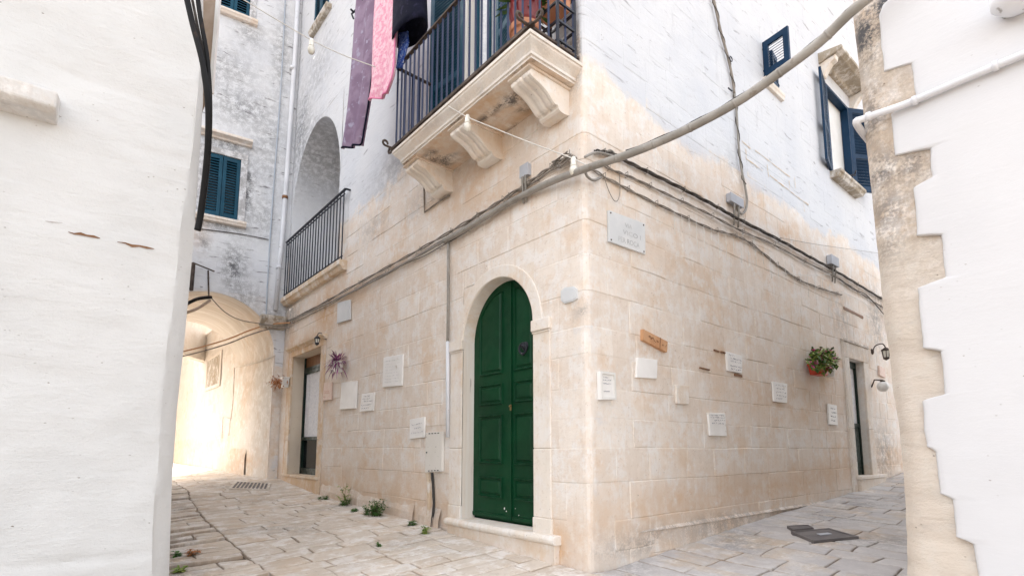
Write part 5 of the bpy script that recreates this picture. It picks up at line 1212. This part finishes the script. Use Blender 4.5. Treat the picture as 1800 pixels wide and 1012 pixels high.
# ================================================================== POTS AND PLANTS
def leaf(mb, p, d, L_, w, droop=.3):
    d = V(d).normalized(); x = d.cross(Z); x = x.normalized() if x.length > .05 else V((1, 0, 0))
    m = p+d*L_*.5-Z*droop*L_*.1; t = p+d*L_-Z*droop*L_*.5
    a = [mb.add(q) for q in (p, m+x*w, m-x*w, t, m+Z*w*.2)]
    mb.face(a[0], a[1], a[4]); mb.face(a[0], a[4], a[2]); mb.face(a[1], a[3], a[4]); mb.face(a[4], a[3], a[2])
def rdir(R, n, up=.5):
    return (V((R.gauss(0, 1), R.gauss(0, 1), R.gauss(0, 1))).normalized()+Z*up+n*.6).normalized()
def potshape(fr, u, z, d, w, h, dep, mat, parent, name='pot'):
    mb = MB(); t = .82
    lo = [fr(u-w/2*t, d-dep/2*t, z), fr(u+w/2*t, d-dep/2*t, z), fr(u+w/2*t, d+dep/2*t, z), fr(u-w/2*t, d+dep/2*t, z)]
    hi = [fr(u-w/2, d-dep/2, z+h), fr(u+w/2, d-dep/2, z+h), fr(u+w/2, d+dep/2, z+h), fr(u-w/2, d+dep/2, z+h)]
    mb.prism(lo, hi); mb.box(fr, u-w/2-.008, u+w/2+.008, d-dep/2-.005, d+dep/2+.008, z+h-.02, z+h+.004); return mb.build(name, mat, parent, bev=.006)
# purple plant in white wall pot
u, z = FL.px(592, 654, .1); o = empty('wall_planter', FL(u, 0, z), 'white wall pot spilling purple strappy leaves beside the shop door', 'flower pot', 'pots hung on the facades')
potshape(FL, u, z, .09, .15, .16, .13, M['whitepot'], o)
R = random.Random(12); mb = MB(); P = FL(u, .09, z+.15)
for k in range(130): d = rdir(R, FL.n*.3, .45); leaf(mb, P+d*R.uniform(0, .10)+dL*R.uniform(-.05, .05), d, R.uniform(.10, .2), R.uniform(.008, .014), R.uniform(.2, 1.2))
for k in range(30): P2 = P+dL*R.uniform(-.2, .1)-Z*R.uniform(-.05, .14)+FL.n*R.uniform(0, .08); leaf(mb, P2, rdir(R, FL.n, -.2), .1, .009, .8)
mb.build('foliage', M['purpleleaf'], o)
# dry orange plant at passage corner
u, z = FL.px(502, 682, .05); u = FL.px(500, 682, .1)[0]; o = empty('wall_planter', FL(u, 0, z), 'white wall pot with dried orange foliage at the passage corner', 'flower pot', 'pots hung on the facades')
potshape(FL, u, z, .10, .16, .19, .12, M['whitepot'], o)
R = random.Random(13); mb = MB()
for k in range(260): c = FL.at(488+R.gauss(0, 7), 671+R.gauss(0, 5), .14+R.uniform(-.08, .10)); leaf(mb, c, rdir(R, FL.n, -.1), R.uniform(.04, .08), R.uniform(.008, .018), .6)
mb.build('foliage', M['dryleaf'], o)
# red pot of geraniums on the right facade
u, z = FR.px(1441, 659, .12); o = empty('wall_planter', FR(u, 0, z), 'red wall pot bursting with green and pink flowering plant', 'flower pot', 'pots hung on the facades')
potshape(FR, u, z, .11, .30, .14, .16, M['redpot'], o)
R = random.Random(14)
for mt, nm, num in (('leaf2', 'foliage', 420), ('leaf', 'foliage', 260), ('petal', 'blossom', 90)):
    mb = MB()
    for k in range(num):
        r = R.random()**.5; a = R.uniform(0, 2*math.pi); P = FR.at(1445+24*r*math.cos(a)+R.gauss(0, 2), 633+19*r*math.sin(a)+R.gauss(0, 2), .12+R.uniform(-.1, .14))
        leaf(mb, P, rdir(R, FR.n, .2), R.uniform(.05, .09), R.uniform(.016, .03), .5)
    mb.build(nm, M[mt], o)
mb = MB()
for k in range(16): mb.tube([FR(u+R.uniform(-.08, .08), .11, z+.12), FR.at(1445+R.uniform(-18, 18), 633+R.uniform(-14, 10), .12)], .004, 4)
mb.build('stem', M['bark'], o)
u, z = FR.px(1461, 662, .08); o = empty('wall_pot', FR(u, 0, z), 'little white pot tucked under the red flower pot', 'flower pot')
mb = MB(); mb.lathe(FR(u, .07, z), Z, [(.04, 0), (.055, .02), (.065, .09), (.07, .1), (.06, .1), (.05, .06), (0, .05)], 14); mb.build('pot', M['whitepot'], o, smooth=True)
mb = MB(); mb.tube([FR(u-.05, 0, z+.06), FR(u-.05, .08, z+.06)], .006, 5); mb.build('hook', M['iron'], o)
# weeds along the wall foot
def weed(x, y, h, w, n, label, mat, tall=False):
    h *= 1.35; P = gp(x, y); P.z = gz(P)-.01; o = empty('weed', P, label, 'weed', 'weeds growing along the lane'); R = random.Random(int(x)); mb = MB(); ms = MB()
    ns = max(3, n//14)
    for k in range(ns):
        d = V((R.gauss(0, .5), R.gauss(0, .5), 1.2)).normalized(); L_ = h*R.uniform(.5, 1); b = P+V((R.uniform(-w, w), R.uniform(-w, w), 0))*.5
        tp = b+d*L_; ms.tube([b, b.lerp(tp, .5)+V((R.uniform(-.01, .01), R.uniform(-.01, .01), 0)), tp], [.003, .0025, .0015], 4)
        for j in range(n//ns):
            f = R.uniform(.15, 1); q = b.lerp(tp, f); e = V((R.gauss(0, 1), R.gauss(0, 1), R.uniform(-.1, .8))).normalized(); leaf(mb, q, e, R.uniform(.03, .06)*(1.4 if tall else 1), R.uniform(.008, .017), .6)
    mb.build('leaves', mat, o); ms.build('stem', M['bark'], o)
weed(608, 886, .24, .05, 90, 'tall spindly weed at the foot of the left facade', M['leaf2'], True)
weed(604, 887, .07, .16, 110, 'low weed mat around the tall spindly weed', M['leaf'])
weed(660, 906, .17, .12, 420, 'bushiest green weed at the foot of the left facade', M['leaf'])
weed(645, 904, .08, .12, 120, 'low clump just left of the bushiest weed', M['leaf'])
weed(572, 876, .05, .2, 110, 'flat green weed nearest the shop doorstep', M['leaf'])
weed(723, 923, .06, .05, 70, 'small weed tuft left of the wall crevice', M['leaf'])
weed(746, 937, .08, .05, 60, 'spiky weed tuft below the wall crevice', M['leaf2'])
weed(667, 958, .025, .03, 20, 'tiny weed sprout in a paving joint of the lane', M['leaf'])
weed(320, 1003, .06, .05, 60, 'yellowish weed at the foot of the left foreground house', M['leaf2'])
weed(311, 976, .05, .05, 50, 'dull green weed higher up along the left foreground house', M['leaf'])
weed(335, 975, .06, .05, 60, 'dried reddish weed in the left gutter strip', M['dryleaf'])
weed(628, 897, .03, .14, 60, 'thin strip of weed between the tall and the bushy ones', M['leaf'])
# ================================================================== THINGS ON THE BALCONY
P = FL(.30, .40, BZ); o = empty('flower_pot', P, 'terracotta pot with pierced dark red rim on the balcony corner', 'flower pot')
mb = MB(); mb.lathe(P, Z, [(.09, .02), (.10, .06), (.122, .22), (.138, .23), (.142, .28), (.13, .285), (.12, .26), (0, .26)], 24); mb.build('pot', M['terra'], o, smooth=False)
mb = MB(); mb.lathe(P+Z*.27, Z, [(.11, 0), (.13, .06), (.145, .15), (.15, .24), (.138, .24), (.12, .1), (0, .08)], 24); mb.build('inner_pot', M['darkred'], o, smooth=True)
R = random.Random(2); mb = MB()
for k in range(120): d = rdir(R, V((0, 0, 0)), .8); leaf(mb, P+Z*.5+d*R.uniform(0, .15), d, R.uniform(.08, .16), .02, .6)
mb.build('foliage', M['leaf'], o)
P = FL(.13, .16, BZ); o = empty('plant_rack', P, 'dark metal rack with a brown trough at the wall end of the balcony', 'plant rack'); mb = MB()
for uu in (.04, .34):
    for d in (.05, .26): mb.bar(FL(uu, d, BZ), FL(uu, d, BZ+.62), .022)
for zz in (.10, .28, .46, .60):
    mb.bar(FL(.04, .05, BZ+zz), FL(.34, .05, BZ+zz), .018); mb.bar(FL(.04, .26, BZ+zz), FL(.34, .26, BZ+zz), .018); mb.bar(FL(.04, .05, BZ+zz), FL(.04, .26, BZ+zz), .018); mb.bar(FL(.34, .05, BZ+zz), FL(.34, .26, BZ+zz), .018)
mb.build('frame', M['iron'], o)
mb = MB(); mb.prism([FL(a, d, BZ+.47) for a, d in ((.07, .08), (.31, .08), (.31, .23), (.07, .23))], [FL(a, d, BZ+.70) for a, d in ((.05, .06), (.33, .06), (.33, .25), (.05, .25))]); mb.build('trough', M['terra'], o, bev=.006)
# laundry
def hang(name, px, d, th, mat, label, cat, folds, hem=None, amp=.02):
    """px: left edge points and right edge points, top to bottom"""
    Lp, Rp = px; n, m = 40, 14; rows = []; o = None
    La = smoothpath([FL.at(x, y, d) for x, y in Lp], 12); Ra = smoothpath([FL.at(x, y, d) for x, y in Rp], 12)
    def samp(A, f): i = f*(len(A)-1); k = min(len(A)-2, int(i)); return A[k].lerp(A[k+1], i-k)
    front, back = [], []
    for j in range(n+1):
        a, b = samp(La, j/n), samp(Ra, j/n); r, r2 = [], []
        for i in range(m+1):
            g = i/m; off = amp*math.sin(g*math.pi*folds+.6*math.sin(j*.15))*(.4+.6*j/n)+.01*nz(g*3, j*.1, 5); p = a.lerp(b, g)+FL.n*off
            r.append(p+FL.n*th/2); r2.append(p-FL.n*th/2)
        front.append(r); back.append(r2)
    loc = front[0][0]
    o = empty(name, loc, label, cat, 'laundry hung at the balcony end'); mb = MB()
    mb.grid(front); mb.grid([r[::-1] for r in back]); mb.grid([front[-1], back[-1]]); mb.grid([front[0], back[0]])
    mb.grid([[r[0] for r in front], [r[0] for r in back]]); mb.grid([[r[-1] for r in front], [r[-1] for r in back]])
    mb.build('cloth', mat, o, smooth=True, weld=True)
    if hem:
        mb = MB(); pts = [r[-1] for r in front[::3]]+[front[-1][k] for k in range(m-1, -1, -2)]; mb.tube(smoothpath(pts, 2), hem[1], 6); mb.build('hem', hem[0], o, smooth=True)
    return o
hang('hanging_towel', (((632, -60), (629, 0), (622, 80), (612, 180), (603, 262)), ((668, -60), (663, 0), (657, 90), (648, 180), (634, 255))), .62, .03, M['purple'], 'long faded purple towel with dark hem hanging leftmost', 'laundry', 3.4, (M['navycloth'], .013), .03)
hang('hanging_blanket', (((664, -60), (662, 0), (657, 80), (653, 140), (650, 178)), ((702, -60), (699, 0), (698, 70), (696, 130), (684, 166))), .66, .03, M['pinkcloth'], 'pink and white patterned blanket hanging beside the purple towel', 'laundry', 2.8, (M['pinkhem'], .010), .03)
# navy garment: an open tube of cloth
P = FL.at(720, 55, .60); o = empty('hanging_garment', P, 'black navy garment hanging open-ended above the balcony rail end', 'laundry', 'laundry hung at the balcony end')
mb = MB(); rows = []
wpx = (FL.at(741, 40, .6)-FL.at(700, 40, .6)).length/2
ax = FL.eu; n = 24
for j in range(9):
    f = j/8; c = FL.at(720, -40+100*f, .60); r = []
    for k in range(n+1): a = 2*math.pi*k/n; r.append(c+ax*wpx*(.85+.15*f)*math.cos(a)*(1+.05*math.sin(5*a))+FL.n*.14*math.sin(a)*(1+.06*math.sin(3*a))+Z*.03*math.cos(a))
    rows.append(r)
mb.grid(rows); g = mb.build('cloth', M['navycloth'], o, smooth=True); m_ = g.modifiers.new('thick', 'SOLIDIFY'); m_.thickness = .012
hang('hanging_rag', (((702, 60), (702, 85), (699, 105), (698, 122)), ((717, 55), (718, 75), (712, 95), (706, 118))), .585, .02, M['bluecloth'], 'small blue and white rag tied over the balcony handrail end', 'laundry', 2.0, None, .012)
# drying bracket with line
o = empty('drying_bracket', FL(ru1, .6, rail_z+.6), 'dark iron drying bracket holding the laundry off the balcony', 'bracket')
Q0 = FL.at(622, 22, .62); mb = MB(); mb.tube([FL.at(648, -12, .62), Q0, Q0-Z*.04+FL.n*.03, Q0-Z*.10], .012, 6); mb.tube([Q0, Q0+FL.n*.05+Z*.02], .014, 6)
zl = FL.px(632, -58, .62)[1]+.0; mb.tube([FL(FL.px(632, -58, .62)[0]+.15, .62, zl), FL(ru1-.1, .62, zl), FL(ru1-.1, .02, zl)], .010, 6); mb.tube([FL.at(648, -12, .62), FL(FL.px(632, -58, .62)[0]+.05, .62, zl)], .010, 6); mb.build('arm', M['iron'], o)
# ================================================================== CAMERA, LIGHT
sc = bpy.context.scene
cam = bpy.data.cameras.new('camera'); co = bpy.data.objects.new('camera', cam); col.objects.link(co); sc.camera = co
co.location = CAM; co.rotation_euler = (math.pi/2+PITCH, 0, 0); cam.sensor_width = 36; cam.sensor_fit = 'HORIZONTAL'; cam.lens = 36*F/1800; cam.shift_y = (PYC-506)/1800; cam.clip_end = 1000; cam.clip_start = .05
SAZ, SEL = -39.5, 48.0
sun = bpy.data.lights.new('sun', 'SUN'); so = bpy.data.objects.new('sun', sun); col.objects.link(so)
sun.energy = 2.0; sun.angle = math.radians(.5); sun.color = (1, .96, .90)
sd_ = az(SAZ)*math.cos(math.radians(SEL))+Z*math.sin(math.radians(SEL)); so.location = sd_*30
so.rotation_euler = sd_.to_track_quat('Z', 'Y').to_euler()
w = bpy.data.worlds.new('World'); sc.world = w; w.use_nodes = True; nt = w.node_tree; bg = nt.nodes['Background']
sky = nt.nodes.new('ShaderNodeTexSky'); sky.sky_type = 'NISHITA'; sky.sun_disc = False; sky.sun_elevation = math.radians(SEL); sky.sun_rotation = math.radians(SAZ)
sky.dust_density = 3.0; sky.air_density = 1.0; sky.ozone_density = .6
hs = nt.nodes.new('ShaderNodeHueSaturation'); hs.inputs['Saturation'].default_value = .30; nt.links.new(sky.outputs[0], hs.inputs['Color'])
mx = nt.nodes.new('ShaderNodeMix'); mx.data_type = 'RGBA'; mx.blend_type = 'MULTIPLY'; mx.inputs[0].default_value = 1; mx.inputs[7].default_value = (1.0, .965, .93, 1); nt.links.new(hs.outputs[0], mx.inputs[6])
nt.links.new(mx.outputs[2], bg.inputs['Color']); bg.inputs['Strength'].default_value = .13
vs = sc.view_settings; vs.view_transform = 'Standard'; vs.look = 'None'; vs.exposure = 2.62; vs.gamma = 1
sc.cycles.max_bounces = 6; sc.cycles.diffuse_bounces = 4; sc.cycles.use_denoising = True
for o in list(bpy.data.objects):
    if '_w' in o: del o['_w']
